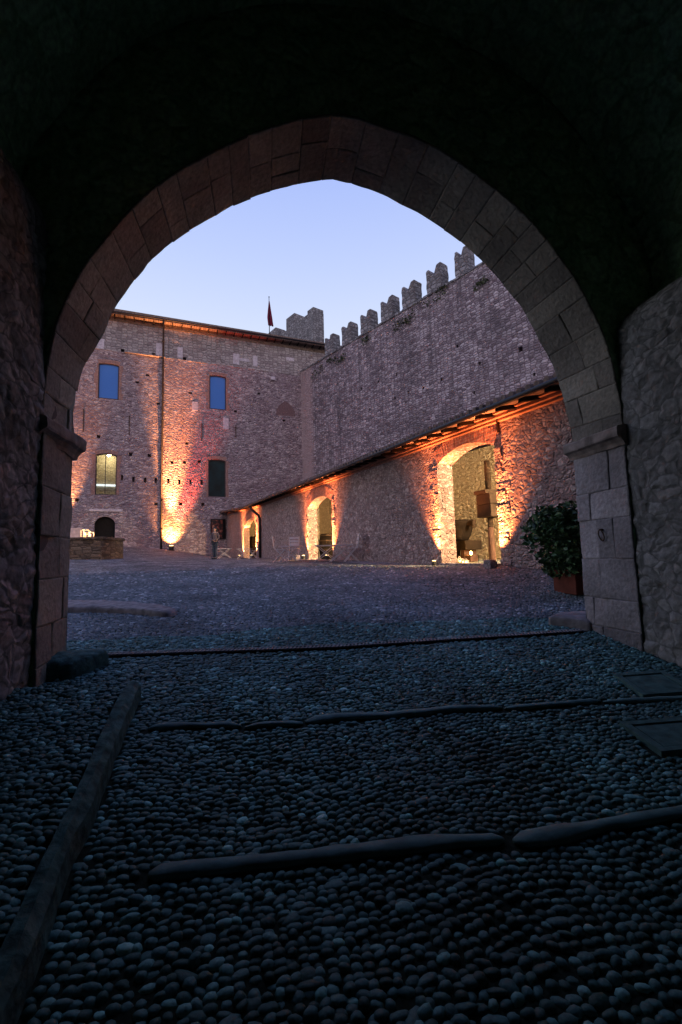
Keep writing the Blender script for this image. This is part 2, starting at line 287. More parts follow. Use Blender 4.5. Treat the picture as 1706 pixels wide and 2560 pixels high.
# ------------------------------------------------------------------ object helpers
def tag(o, label=None, cat=None, group=None, kind=None):
    if label: o['label'] = label
    if cat: o['category'] = cat
    if group: o['group'] = group
    if kind: o['kind'] = kind
    return o
def empty(name, loc=(0,0,0), rz=0, label=None, cat=None, group=None):
    o = bpy.data.objects.new(name, None); COL.objects.link(o); o.location = loc; o.rotation_euler = (0, 0, rz); o.empty_display_size = .2
    return tag(o, label, cat, group)
def mesh(name, v, f, mat, parent=None, smooth=False):
    me = bpy.data.meshes.new(name); me.from_pydata([tuple(map(float, p)) for p in v], [], f); me.update()
    o = bpy.data.objects.new(name, me); COL.objects.link(o); me.materials.append(M[mat] if isinstance(mat, str) else mat)
    if parent: o.parent = parent
    if smooth:
        for p in me.polygons: p.use_smooth = True
    return o
class MB:
    def __init__(s): s.v = []; s.f = []; s.r = []
    def add(s, v, f, r=None):
        n = len(s.v); s.v += list(v); s.f += [tuple(i+n for i in q) for q in f]; s.r += [random.random() if r is None else r]*len(v); return s
    def box(s, x0, x1, y0, y1, z0, z1, jit=0.):
        v = [(x, y, z) for z in (z0, z1) for y in (y0, y1) for x in (x0, x1)]
        if jit: v = [tuple(c+random.uniform(-jit, jit) for c in p) for p in v]
        return s.add(v, [(0,2,3,1),(4,5,7,6),(0,1,5,4),(2,6,7,3),(0,4,6,2),(1,3,7,5)])
    def bev(s, x0, x1, y0, y1, z0, z1, b=.02, jit=0.):
        "box with chamfered edges"
        bm = bmesh.new(); bmesh.ops.create_cube(bm, size=1)
        for q in bm.verts: q.co = Vector(((x0+x1)/2+q.co.x*(x1-x0), (y0+y1)/2+q.co.y*(y1-y0), (z0+z1)/2+q.co.z*(z1-z0)))
        bmesh.ops.bevel(bm, geom=list(bm.edges), offset=b, segments=2, profile=.6, affect='EDGES')
        if jit:
            for q in bm.verts: q.co += noise.noise_vector(q.co*3)*jit
        bm.verts.index_update(); s.add([tuple(q.co) for q in bm.verts], [tuple(x.index for x in f.verts) for f in bm.faces]); bm.free(); return s
    def tube(s, pts, rad, n=8, cap=True):
        pts = [Vector(p) for p in pts]; R = rad if isinstance(rad, (list, tuple)) else [rad]*len(pts)
        v = []; f = []; prev = None
        for i, p in enumerate(pts):
            d = (pts[min(i+1, len(pts)-1)]-pts[max(i-1, 0)]).normalized()
            a = d.orthogonal().normalized() if prev is None else (prev-d*prev.dot(d)).normalized(); prev = a; b_ = d.cross(a)
            v += [tuple(p+R[i]*(a*math.cos(2*math.pi*k/n)+b_*math.sin(2*math.pi*k/n))) for k in range(n)]
        for i in range(len(pts)-1):
            for k in range(n): f.append((i*n+k, i*n+(k+1)%n, (i+1)*n+(k+1)%n, (i+1)*n+k))
        if cap: f += [tuple(range(n))[::-1], tuple(range((len(pts)-1)*n, len(pts)*n))]
        return s.add(v, f)
    def lathe(s, prof, n=20, c=(0,0,0)):
        v = [(c[0]+r*math.cos(2*math.pi*k/n), c[1]+r*math.sin(2*math.pi*k/n), c[2]+z) for r, z in prof for k in range(n)]
        f = [(i*n+k, i*n+(k+1)%n, (i+1)*n+(k+1)%n, (i+1)*n+k) for i in range(len(prof)-1) for k in range(n)]
        f += [tuple(range(n))[::-1], tuple(range((len(prof)-1)*n, len(prof)*n))]
        return s.add(v, f)
    def build(s, name, mat, parent=None, smooth=False, rnd=False):
        o = mesh(name, s.v, s.f, mat, parent, smooth)
        if rnd:
            a = o.data.attributes.new('rnd', 'FLOAT', 'POINT'); a.data.foreach_set('value', np.array(s.r, 'f'))
        return o
def copy_tree(o, parent=None):
    c = o.copy(); COL.objects.link(c)
    if parent: c.parent = parent
    for ch in [x for x in bpy.data.objects if x.parent == o]: copy_tree(ch, c)
    return c
def fillet(pts, n=5):
    return pts

def wall_faces(mb, x0, x1, z0, z1, ops, y=0., flip=False, topfn=None):
    "flat wall on plane y with openings (x0,x1,z0,z1,rise)"
    xs = sorted({x0, x1, *[o[0] for o in ops], *[o[1] for o in ops]}); zs = sorted({z0, z1, *[o[2] for o in ops], *[o[3] for o in ops]})
    xs = [x for x in xs if x0 <= x <= x1]; zs = [z for z in zs if z0 <= z <= z1]
    def put(q):
        q = [(a, y, b) for a, b in q]; mb.add(q, [tuple(range(len(q)))[::-1] if flip else tuple(range(len(q)))], 0.5)
    for i in range(len(xs)-1):
        for j in range(len(zs)-1):
            cx, cz = (xs[i]+xs[i+1])/2, (zs[j]+zs[j+1])/2
            if any(o[0] < cx < o[1] and o[2] < cz < o[3] for o in ops): continue
            put([(xs[i], zs[j]), (xs[i+1], zs[j]), (xs[i+1], zs[j+1]), (xs[i], zs[j+1])])
    for o in ops:
        c = arcpts(o)
        if len(c) > 2:
            mid = len(c)//2
            put([(o[0], o[3])]+c[:mid+1][::1]) if False else None
            for k in range(len(c)-1):
                (ax, az), (bx, bz) = c[k], c[k+1]; put([(ax, az), (bx, bz), (bx, o[3]), (ax, o[3])])
def arcpts(o, n=16):
    x0, x1, z0, z1, rise = o[:5]
    if rise <= 0: return [(x0, z1), (x1, z1)]
    w = (x1-x0)/2; R = (w*w+rise*rise)/(2*rise); a = math.asin(min(1, w/R)); cx = (x0+x1)/2; cz = z1-R
    if rise > w: a = math.pi-a
    return [(cx+R*math.sin(t), cz+R*math.cos(t)) for t in np.linspace(-a, a, n+1)]
def outline(o, n=16):
    return [(o[0], o[2])]+arcpts(o, n)+[(o[1], o[2])]
def reveal(mb, o, d, y=0., bottom=True):
    c = outline(o); k = len(c)
    rng_ = range(k) if bottom else range(k-1)
    for i in rng_:
        (ax, az), (bx, bz) = c[i], c[(i+1) % k]
        mb.add([(ax, y, az), (bx, y, bz), (bx, y+d, bz), (ax, y+d, az)], [(0, 1, 2, 3)], .5)
def panel(mb, o, y):
    c = outline(o); mb.add([(a, y, b) for a, b in c], [tuple(range(len(c)))], .5)
def strip(mb, inner, outer, y, th, closed=False):
    "flat band between two outlines, thickness th toward -y"
    n = len(inner); v = [(a, y-th, b) for a, b in inner]+[(a, y-th, b) for a, b in outer]+[(a, y, b) for a, b in inner]+[(a, y, b) for a, b in outer]
    f = []
    for i in range(n if closed else n-1):
        j = (i+1) % n
        f += [(i, j, n+j, n+i), (n+i, n+j, 3*n+j, 3*n+i), (i, 2*n+i, 2*n+j, j)]
    mb.add(v, f, .5)
def offset_outline(o, d, db=0.):
    return outline((o[0]-d, o[1]+d, o[2]-db, o[3]+d, o[4] if o[4] <= 0 else o[4]*((o[1]-o[0])/2+d)/((o[1]-o[0])/2)))

# ================================================================== GROUND
def axis(*segs):
    r = []
    for a, b, s in segs: r += list(np.arange(a, b, s))
    return np.array(r+[segs[-1][1]])
gx = axis((-400,-60,60),(-60,-26,4),(-26,-8,1),(-8,8,.4),(8,16,1),(16,60,5),(60,400,60)); gy = axis((-400,-40,60),(-40,-8,6),(-8,-1,1),(-1,14,.4),(14,52,1),(52,100,8),(100,900,80))
GX, GY = np.meshgrid(gx, gy); GZ = H(GX, GY)-.012
nx, ny = len(gx), len(gy)
gr = mesh('ground', np.c_[GX.ravel(), GY.ravel(), GZ.ravel()], [(j*nx+i, j*nx+i+1, (j+1)*nx+i+1, (j+1)*nx+i) for j in range(ny-1) for i in range(nx-1)], 'cobble', smooth=True)
tag(gr, kind='structure')
def drape(name, fr, x0, x1, y0, y1, up, mat, step=.8):
    xs = np.linspace(x0, x1, int(abs(x1-x0)/step)+2); ys = np.linspace(y0, y1, 4); v = []
    for y in ys:
        for x in xs: p = fr.w(x, y, 0); v.append((p[0], p[1], h(p[0], p[1])+up))
    n = len(xs); o = mesh(name, v, [(j*n+i, j*n+i+1, (j+1)*n+i+1, (j+1)*n+i) for j in range(3) for i in range(n-1)], mat, smooth=True)
    return tag(o, kind='structure')
drape('pavement', RB, 0, 35, -.9, 0, .008, 'pave'); drape('pavement', LB, -24, -1.4, -2.0, 0, .010, 'pave')

# ================================================================== GATEHOUSE (we look out through it)
T = .68
far_px = [(186,1100),(186,1020),(192,985),(200,950),(209,920),(222.5,899),(245,867),(262,829),(287.5,776),(310,740),(339,699),(370,662),(410,625),(462,585),(505,559),(542,539),(585.5,514.6),(643,491.6),(689,475.5),(732,465),(792,453.7),(829,448.6),(875,459.5),(923.7,475.5),(964,491.6),(1001,513),(1044,533),(1093,564.5),(1139,596),(1179,629),(1208,656),(1242,694),(1274,734),(1300,765),(1328,814),(1357,869),(1382,917),(1398.5,965),(1411,1016),(1424,1067),(1428,1095)]
near_px = [(110,1060),(112,1000),(117,940),(126,890),(143,808),(172,745),(218,659),(264,602),(321,533),(396,464),(465,418),(540,378),(620,340.6),(689,318),(758,299),(815,290),(857,289),(895,297),(921,307),(978,326),(1035.6,343.5),(1099,375),(1156,412),(1219,458),(1262,493),(1300,527),(1340,567),(1374,610.5),(1409,659),(1437.5,699),(1466,751),(1495,808),(1513,853),(1534,930),(1549,1001),(1556,1060)]
def resamp(px, n, apex, L):
    P = np.array([GF.loc(a, b, L) for a, b in px]); k = apex
    def half(Q, m):
        s = np.r_[0, np.cumsum(np.hypot(*np.diff(Q, axis=0).T))]; t = np.linspace(0, s[-1], m); return np.c_[np.interp(t, s, Q[:, 0]), np.interp(t, s, Q[:, 1])]
    return np.vstack([half(P[:k+1], n), half(P[k:], n)[1:]])
NH = 60
farc = resamp(far_px, NH, 21, 0.); nearc = resamp(near_px, NH, 16, -T)
# smooth the apex of the near ring slightly, close both rings at the springing
for c in (farc, nearc):
    c[0, 1] = c[-1, 1] = 1.12
ZB = -1.35
def jl(n=14): return np.linspace(ZB, .98, n)
xl_n, xl_f, xr_n, xr_f = -1.60, -1.66, 3.235, 3.22
profN = np.vstack([[(xl_n, z) for z in jl()], nearc, [(xr_n, z) for z in jl()[::-1]]])
profF = np.vstack([[(xl_f, z) for z in jl()], farc, [(xr_f, z) for z in jl()[::-1]]])
slen = np.r_[0, np.cumsum(np.hypot(*np.diff(profF, axis=0).T))]
def S(s, v):
    a = np.array([np.interp(s, slen, profN[:, 0]), np.interp(s, slen, profN[:, 1])]); b = np.array([np.interp(s, slen, profF[:, 0]), np.interp(s, slen, profF[:, 1])])
    p = a*(1-v)+b*v
    e = .01; q = np.array([np.interp(s+e, slen, profF[:, 0]), np.interp(s+e, slen, profF[:, 1])])-np.array([np.interp(s-e, slen, profF[:, 0]), np.interp(s-e, slen, profF[:, 1])])
    q /= np.hypot(*q)+1e-9; n = np.array([q[1], -q[0]])   # toward the opening
    return np.array([p[0], -T*(1-v), p[1]]), np.array([n[0], 0, n[1]])
gate = empty('gatehouse', GF.w(0, 0, 0), GF.ang, 'dark vaulted stone gateway whose pointed arch frames the courtyard', 'gatehouse')
def ashlar(name, s0, s1, hmin, hmax, rough, mat='ashlar'):
    mb = MB(); s = s0
    while s < s1-.05:
        e = min(s1, s+random.uniform(hmin, hmax))
        if s1-e < .12: e = s1
        cuts = [0.]; c = random.choice([.3, .45, .6, .75])+random.uniform(-.06, .06)
        if random.random() < .75: cuts.append(c)
        if random.random() < .18: cuts.append(min(.92, c+.3))
        cuts.append(1.)
        fw = random.uniform(-.006, .006)                      # the outer edge of each stone is not quite flush
        for a, b in zip(cuts[:-1], cuts[1:]):
            g = .0025; gv = .003; dz = random.uniform(-.003, .003); seed = random.uniform(0, 99)
            ns, nv = max(3, int((e-s)/.07)), max(3, int((b-a)*T/.07)); v = []
            su = [s, s+g, s+g+.010]+list(np.linspace(s+.05, e-.05, ns))+[e-g-.010, e-g, e]
            vu = [a, a+gv, a+gv+.012]+list(np.linspace(a+.06, b-.06, nv))+[b-gv-.012, b-gv, b]
            for i, ss in enumerate(su):
                for j, vv in enumerate(vu):
                    p, n = S(ss, vv); d = min(i, j, len(su)-1-i, len(vu)-1-j)
                    off = -.014 if d == 0 else (dz-.004 if d == 1 else dz)
                    if d > 0:
                        q = noise.fractal(Vector((ss*3+seed, vv*2, seed)), .8, 2.1, 4); off += q*rough
                        q2 = noise.noise(Vector((ss*1.7, vv*1.3+5, seed))); off -= max(0, abs(q2)-.35)*rough*3
                        if vv > .97: off -= max(0, noise.noise(Vector((ss*5, 3, seed))))*rough*2.5
                    p = p+n*off
                    if vv > .99: p[1] += fw
                    v.append(tuple(p))
            m = len(vu); mb.add(v, [(i*m+j, i*m+j+1, (i+1)*m+j+1, (i+1)*m+j) for i in range(len(su)-1) for j in range(m-1)])
        s = e
    return mb.build(name, mat, gate, smooth=False, rnd=True)
iS, iE = 14, 14+2*NH-1
ashlar('jamb', slen[0], slen[13], .24, .40, .014); ashlar('arch_ring', slen[iS], slen[iE-1], .19, .31, .008); ashlar('jamb', slen[iE], slen[-1], .26, .44, .012, 'ashlar_pale')
mb = MB()                                                    # mortar bed behind the ashlar, front face, courtyard face
k = len(profF); off = []
nrm = []
for i in range(k): p, n = S(slen[i]+(1e-3 if i == 0 else -1e-3 if i == k-1 else 0), .5); nrm.append(n)
v = [(profN[i][0]-nrm[i][0]*.018, -T, profN[i][1]-nrm[i][2]*.018) for i in range(k)]+[(profF[i][0]-nrm[i][0]*.018, -.002, profF[i][1]-nrm[i][2]*.018) for i in range(k)]
mb.add(v, [(i, i+1, k+i+1, k+i) for i in range(k-1)]); mb.build('mortar_bed', 'joint', gate)
cx, cz = .78, ZB
def ringface(prof, y, mat, name, grow):
    n = []; R = [0., .05, .16, .4, .8, 1.4, 2.4]
    v = []
    for a in R:
        for p in prof:
            d = np.array([p[0]-cx, p[1]-cz]); L = np.hypot(*d); q = np.array([p[0], p[1]])+d/L*a*grow
            yy = y
            if a > 0 and y < -.1: yy += noise.fractal(Vector((q[0]*2, q[1]*2, 1)), .8, 2, 4)*.02
            v.append((q[0], yy, q[1]))
    m = len(prof); return mesh(name, v, [(r*m+i, r*m+i+1, (r+1)*m+i+1, (r+1)*m+i) for r in range(len(R)-1) for i in range(m-1)], mat, gate)
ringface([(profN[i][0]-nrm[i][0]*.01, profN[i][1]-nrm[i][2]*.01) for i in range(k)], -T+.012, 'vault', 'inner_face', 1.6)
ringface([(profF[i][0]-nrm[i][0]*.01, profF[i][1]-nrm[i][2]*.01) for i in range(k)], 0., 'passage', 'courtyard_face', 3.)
# imposts
def impost(sgn, x, prot, za, zb):
    mb = MB(); H_ = zb-za; prof = [(0, za), (prot*.18, za+.005), (prot*.3, za+H_*.2), (prot*.6, za+H_*.38), (prot*.95, za+H_*.46), (prot, za+H_*.55), (prot, za+H_*.92), (prot*.9, zb), (0, zb+.02)]
    ys = np.linspace(-T-.03, .05, 12); v = []
    for y in ys:
        for d, z in prof:
            j = noise.noise(Vector((y*4, z*5, x)))*.014+noise.noise(Vector((y*11, z*9, x)))*.008; v.append((x+sgn*(d+(j if d > 0 else -.03)), y, z+j*.6))
    m = len(prof); f = [(i*m+j, i*m+j+1, (i+1)*m+j+1, (i+1)*m+j) for i in range(len(ys)-1) for j in range(m-1)]
    f += [tuple(range(m))[::-1], tuple(range((len(ys)-1)*m, len(ys)*m))]
    mb.add(v, f); return mb.build('impost', 'impost', gate)
impost(1, -1.66, .085, .92, 1.10); impost(-1, 3.235, .085, .94, 1.12)
# iron ring on the right jamb
def side(px, py, xw):
    "intersection with the plane local x = xw"
    r = ray(px, py); o = GF.o+GF.x*xw; t = (o@GF.x)/(r[:2]@GF.x); p = r*t; d = p[:2]-GF.o; return float(d@GF.y), float(p[2])
ry, rz_ = side(1507, 1336, 3.22); mb = MB()
mb.tube([(3.205-.012*math.cos(a), ry+.032*math.sin(a), rz_-.01+.052*math.cos(a)) for a in np.linspace(0, 2*math.pi, 25)], .006, 6, False)
mb.tube([(3.25, ry, rz_+.045), (3.19, ry, rz_+.045)], .011, 8); mb.build('iron_ring', 'iron', gate, True)
# passage walls and vault
zt = side(1600, 715, 3.27)[1]
def rough_wall(name, x, sgn, mat, top, y0=-T-.0, y1=-9., bulge=.05, ledge=.25):
    ys = np.r_[np.arange(y0, -2.2, -.024), np.linspace(-2.25, y1, 30)]; zs = np.arange(-1.5, top+.02, .024); v = []
    for y in ys:
        for z in zs:
            wv = noise.noise_vector(Vector((y*2.6, z*2.6, 1)))*.07
            dd_, _ = noise.voronoi(Vector(((y+wv.x)*6.5, (z+wv.y)*9, x)))
            e_ = min(1, max(0, (dd_[1]-dd_[0])*3.2)); e_ = e_*e_*(3-2*e_)
            d = noise.fractal(Vector((y*1.1, z*1.1, x)), .9, 2, 3)*.022+(1-e_)*.012*(1+noise.noise(Vector((y*3, z*3, 9))))+noise.fractal(Vector((y*12, z*12, x)), .7, 2, 4)*.008
            t = max(0, (z-(top-.3))/.3); v.append((x+sgn*(d+ledge*t*t), y, z))
    m = len(zs); return mesh(name, v, [(i*m+j, i*m+j+1, (i+1)*m+j+1, (i+1)*m+j) for i in range(len(ys)-1) for j in range(m-1)], mat, gate, True)
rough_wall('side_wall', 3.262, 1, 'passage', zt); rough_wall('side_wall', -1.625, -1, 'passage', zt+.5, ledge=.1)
v = []; ys = np.linspace(-T+.0, -9, 70); th = np.linspace(0, math.pi, 50)
xa, xb = 3.30+.24, -1.66-.1; xc, rx_ = (xa+xb)/2, (xa-xb)/2
for y in ys:
    for t in th:
        d = noise.fractal(Vector((y*1.1, t*3, 7)), .9, 2, 4)*.05; z0 = zt-.02+(.5 if t > math.pi/2 else 0)*min(1, (t-math.pi/2)/.6 if t > math.pi/2 else 0)
        v.append((xc+(rx_+.18+d)*math.cos(t), y, zt-.05+(2.75+d)*math.sin(t)))
m = len(th); f = [(i*m+j, i*m+j+1, (i+1)*m+j+1, (i+1)*m+j) for i in range(len(ys)-1) for j in range(m-1)]
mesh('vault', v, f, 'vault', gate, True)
mb = MB(); mb.box(-6, 8, -9.4, -9.0, -3, 9); mb.build('rear_light_block', 'passage', gate)  # unseen closing wall, added to keep light from entering behind the camera
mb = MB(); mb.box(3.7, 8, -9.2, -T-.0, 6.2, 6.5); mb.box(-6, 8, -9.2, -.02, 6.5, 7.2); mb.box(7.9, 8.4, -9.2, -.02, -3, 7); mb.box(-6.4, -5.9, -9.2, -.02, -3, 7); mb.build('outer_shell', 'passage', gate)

# ================================================================== HALL (far building with the big windows)
hall = empty('hall_building', LB.w(0, 0, 0), LB.ang, 'long rough stone hall with blue upper windows across the end of the courtyard', 'building')
w1 = (-11.55,-9.83,15.04,18.45,.1); w2 = (-1.69,-.04,15.03,18.57,.1); w3 = (-11.59,-9.86,6.13,9.94,.15); w4 = (-1.79,-.1,6.19,9.96,.15); dr = (-11.57,-9.91,1.35,4.19,.62)
holes = []
def hole(px, py, w=.28, hh=.3):
    x, z = LB.loc(px, py); o = (x-w/2, x+w/2, z-hh/2, z+hh/2, 0)
    for q in [w1, w2, w3, w4, dr]+holes:
        if o[0] < q[1]+.1 and o[1] > q[0]-.1 and o[2] < q[3]+.1 and o[3] > q[2]-.1: return
    holes.append(o)
for i, (a, b) in enumerate(((568,445),(682,465),(797,472),(902,475),(1025,480),(1133,488),(1242,492),(1350,495))): hole(160+a/3.92, 1080+b/3.92, .22, .5)
for a, b in ((655,220),(838,230),(1060,298),(1183,298),(1328,290),(905,705),(1145,705),(1363,710),(1205,112),(340,45),(128,665)): hole(160+a/3.92, 1080+b/3.92)
for a, b in ((720,845),(820,775),(1240,950),(925,1055)): hole(160+a/3.92, 740+b/3.92, .32, .2)
for a, b in ((580,955),(825,1220),(350,1130)): hole(500+a/3.92, 740+b/3.92, .3, .22)
ZL = 19.72
def roofz(x): return 23.62+.012*(x+10)
mb = MB(); wall_faces(mb, -24, 20, -2, ZL, [w1, w2, w3, w4, dr]+holes)
for o in (w1, w2, w3, w4): reveal(mb, o, .3)
reveal(mb, dr, .55)
mb.box(-24.5, -24, 0, 9, -2, 23.2); mb.box(20, 20.5, 0, 9, -2, 23.4); mb.box(-24, 20, 8.6, 9, -2, 23)
for o in holes: reveal(mb, o, .6); panel(mb, o, .6)
mb.build('wall', 'hall', hall)
uph = []
for a, b in ((575,535),(880,568),(1185,605)): x, z = LB.loc(160+a/3.92, 740+b/3.92); uph.append((x-.15, x+.15, ZL+.05, ZL+.35, 0))
mb = MB(); wall_faces(mb, -24, 20, ZL, 23.9, uph, y=.10)
for o in uph: reveal(mb, o, .3, .1)
mb.build('upper_wall', 'hall_up', hall)
mb = MB(); wall_faces(mb, -24, 20, 22.7, 23.9, [], y=.06); mb.box(-24, 20, .062, .12, 22.66, 22.7); mb.build('eaves_band', 'eband', hall)
mb = MB(); x = -24.
while x < 19:
    w = random.uniform(.5, 1.1); pr = .03+random.uniform(-.03, .02)
    if -10.3 < x < -6.2: pr = .2
    mb.bev(x, x+w-.01, -pr, .12, ZL-.07+random.uniform(-.02, .02), ZL+.03+random.uniform(-.02, .02), .02); x += w
mb.build('string_course', 'hall_up', hall)
def window(o, glass, mull, y=.22, label=None):
    mb = MB(); panel(mb, o, y+.03); wnd = mb.build('window', glass, hall)
    if label: wnd['label'] = label
    mb = MB(); strip(mb, outline((o[0]+.09, o[1]-.09, o[2]+.09, o[3]-.09, o[4])), outline(o), y, .06, True)
    for m_ in mull:
        xx = o[0]+(o[1]-o[0])*m_; mb.box(xx-.03, xx+.03, y-.06, y, o[2]+.09, o[3]-.12)
    mb.build('frame', 'frame', wnd); return wnd
window(w1, 'sky_tint_glass', [], .12, 'upper window near the arch, sky blue put into its pane colour'); window(w2, 'sky_tint_glass', [], .12, 'upper window right of the downpipe, sky blue put into its pane colour')
window(w4, 'tealglass', [], .2, 'dark unlit lower window')
# the lit lower window: clear pane, pale room with a tube lamp behind
gm, gnt, gb = newmat('clear_pane'); gb.inputs['Base Color'].default_value = (.9, .95, .9, 1); gb.inputs['Roughness'].default_value = .03
gb.inputs['Transmission Weight'].default_value = 1; gb.inputs['IOR'].default_value = 1.05; M['clear'] = gm
wl = window(w3, 'clear', [.46], .22, 'lit lower window showing a pale room')
mb = MB(); mb.box(-13.5, -8.2, 3.4, 3.5, 4.5, 11); mb.box(-13.6, -13.5, .5, 3.5, 4.5, 11); mb.box(-8.2, -8.1, .5, 3.5, 4.5, 11); mb.box(-13.5, -8.2, .5, 3.5, 10.9, 11); mb.box(-13.5, -8.2, .5, 3.5, 4.4, 4.5)
mb.build('room', 'inner', hall)
tube_x, tube_z = LB.loc(269, 1212, 3.0)
mb = MB(); mb.bev(tube_x-1.1, tube_x+1.1, 3.2, 3.3, tube_z-.08, tube_z+.1, .02)
M['tube'] = plain('tube_lamp', (1,1,1), .3, emit=(.75,.9,1.), es=1.1); mb.build('tube_lamp', 'tube', hall)
mb = MB(); panel(mb, dr, .4); dd = mb.build('door', 'dark', hall)
mb = MB(); mb.tube([(dr[1]-.25, .37, 2.3), (dr[1]-.25, .37, 2.45)], .03, 8); mb.build('handle', 'iron', dd)
# brick surrounds
for o in (w1, w2, w3, w4):
    mb = MB(); inn = arcpts(o); c = offset_outline(o, .30)
    arc_o = [q for q in c if q[1] > o[3]-o[4]-.02][:]
    A = arcpts(o); w_ = (o[1]-o[0])/2
    B = [(a+(a-(o[0]+o[1])/2)/w_*.12, b+.34) for a, b in A]
    strip(mb, A, B, 0, .012)
    for sx, d in ((o[0], -1), (o[1], 1)):
        z = o[2]
        while z < o[3]-o[4]-.05:
            hh_ = min(random.uniform(.3, .6), o[3]-o[4]-z); e = random.uniform(.14, .42); mb.box(min(sx, sx+d*e), max(sx, sx+d*e), -.01, .02, z, z+hh_-.005); z += hh_
    mb.build('brick_surround', 'brick', hall)
mb = MB(); mb.bev(-12.0, -9.3, -.08, .1, 4.62, 4.85, .02); mb.build('door_lintel', 'pale', hall)
# bricked-up arch
bp = [LB.loc(500+a/3.92, 740+b/3.92) for a, b in ((745,1165),(755,1110),(790,1060),(830,1030),(870,1050),(910,1090),(930,1130),(935,1180))]
mb = MB(); mb.add([(a, -.008, b) for a, b in bp], [tuple(range(len(bp)))], .5); M['oldbrick'] = brickmat('old_brick', (.19,.09,.09), (.25,.13,.12), (.25,.19,.19)); mb.build('blocked_arch', 'oldbrick', hall)
# pale dressed stones
for i, (a, b, w_, h_, oy) in enumerate(((935,520,.55,1.25,0),(1140,550,.5,1.1,0),(360,470,.6,1.1,0))):
    x, z = LB.loc(160+a/3.92, 740+b/3.92); mb = MB(); mb.bev(x-w_/2, x+w_/2, .06, .2, z-h_/2, z+h_/2, .015); mb.build('dressed_stone', 'pale', hall)
for a, b, w_, h_ in ((357,620,.65,1.15),(437,628,1.0,.32),(542,640,.5,1.15),(885,620,.9,.4)):
    x, z = LB.loc(500+a/3.92, 740+b/3.92, .1); mb = MB(); mb.bev(x-w_/2, x+w_/2, .06, .2, z-h_/2, z+h_/2, .015); mb.build('dressed_stone', 'pale', hall)
for a, b, w_, h_ in ((255,1250,.55,1.2),(1285/1,1080-340+5,.55,.9)):
    x, z = LB.loc(500+a/3.92, 740+b/3.92) if a < 1000 else LB.loc(160+a/3.92, 740+1080/3.92); mb = MB(); mb.bev(x-w_/2, x+w_/2, -.02, .2, z-h_/2, z+h_/2, .015); mb.build('dressed_stone', 'pale', hall)
for px, ya, yb in ((210,1022,1080),(324,1039,1087),(505,1058,1103),(590,1062,1093)):
    x, za = LB.loc(px, ya); _, zb_ = LB.loc(px, yb); mb = MB(); mb.bev(x-.035, x+.035, -.05, .02, zb_, za, .01); mb.build('iron_tie', 'iron', hall)
xa_, z0_ = LB.loc(412, 889); xb_, _ = LB.loc(455, 893); _, z1_ = LB.loc(432, 848); oa = (xa_+.35, xb_-.35, z0_, z1_-.3, (xb_-xa_)/2-.4)
mb = MB(); strip(mb, outline(oa), offset_outline(oa, .33), .10, .03); mb.build('arch_trim', 'hall_up', hall)
x, z = LB.loc(682, 947); mb = MB(); mb.bev(x-.22, x+.22, -.25, .1, z-.2, z+.18, .03); mb.build('corbel', 'pale', hall)
# roof
mb = MB(); xs = np.linspace(-25, 21, 60); v = []
ez = LB.loc(560, 817, -.75)[1]; ez0 = LB.loc(290, 778, -.75); ez1 = LB.loc(808, 859, -.75)
def ezx(x): return ez0[1]+(ez1[1]-ez0[1])*(x-ez0[0])/(ez1[0]-ez0[0])
print('eave', ez0, ez1)
for x in xs:
    e = ezx(x)
    v += [(x, -.75, e-.02), (x, -.75, e-.26), (x, .1, e-.12), (x, 4.5, e+1.1), (x, 9.6, e-.5)]
f = [(i*5+a, i*5+b, (i+1)*5+b, (i+1)*5+a) for i in range(len(xs)-1) for a, b in ((0,1),(1,2),(3,0),(4,3))]
mb.add(v, f, .5); roof = mb.build('roof', 'tile', hall)
mb = MB(); x = -24.8                                            # row of cover tiles along the eave
while x < 20.5:
    e = ezx(x); mb.tube([(x, -.82, e+.0), (x, 1.2, e+.32)], .085, 6); x += .27
mb.build('eave_tiles', 'tile', roof)
x = -20.5
while x < 12: e = ezx(x); mb = MB(); mb.box(x-.045, x+.045, -.68, .1, e-.345, e-.25); mb.build('rafter_tail', 'wooddark', roof); x += .85
mb = MB(); mb.tube([(x, -.86, ezx(x)-.12) for x in np.linspace(-25, 14, 20)], .07, 8); mb.build('gutter', 'pipe', roof)
px_, pz_ = LB.loc(403, 1370); e = ezx(px_)
mb = MB(); mb.tube([(px_, -.84, e-.2), (px_, -.6, e-.55), (px_, -.14, e-1.3), (px_, -.14, pz_-.2)], .085, 10)
for z in np.arange(3, 22, 2.6): mb.tube([(px_, -.14, z), (px_, -.14, z+.08)], .13, 10)
mb.build('downpipe', 'pipe', hall, True)
# poster board on the hall wall
x0, x1 = -1.56, -.14; pz0, pz1 = 2.05, 4.0
po = empty('poster_board', LB.w((x0+x1)/2, -.02, pz0), LB.ang, 'large dark poster board with blurred warm figures on the hall wall behind the standing person', 'poster')
w_ = (x1-x0)/2
pm, pnt, pb = newmat('poster_print'); L = pnt.links.new
tcn = N(pnt, 'ShaderNodeTexCoord'); vo = N(pnt, 'ShaderNodeTexNoise', Scale=3.2, Detail=4.); L(tcn.outputs['Object'], vo.inputs['Vector'])
crr = N(pnt, 'ShaderNodeValToRGB'); L(vo.outputs[0], crr.inputs[0]); el = crr.color_ramp.elements; el[0].position = .5; el[0].color = (.012,.01,.01,1); el[1].position = .75; el[1].color = (.75,.42,.25,1); q = el.new(.58); q.color = (.2,.04,.03,1)
L(crr.outputs[0], pb.inputs['Base Color']); pb.inputs['Roughness'].default_value = .4; M['poster'] = pm
mb = MB(); mb.box(-w_+.08, w_-.3, -.05, 0, .08, pz1-pz0-.08); mb.build('print', 'poster', po)
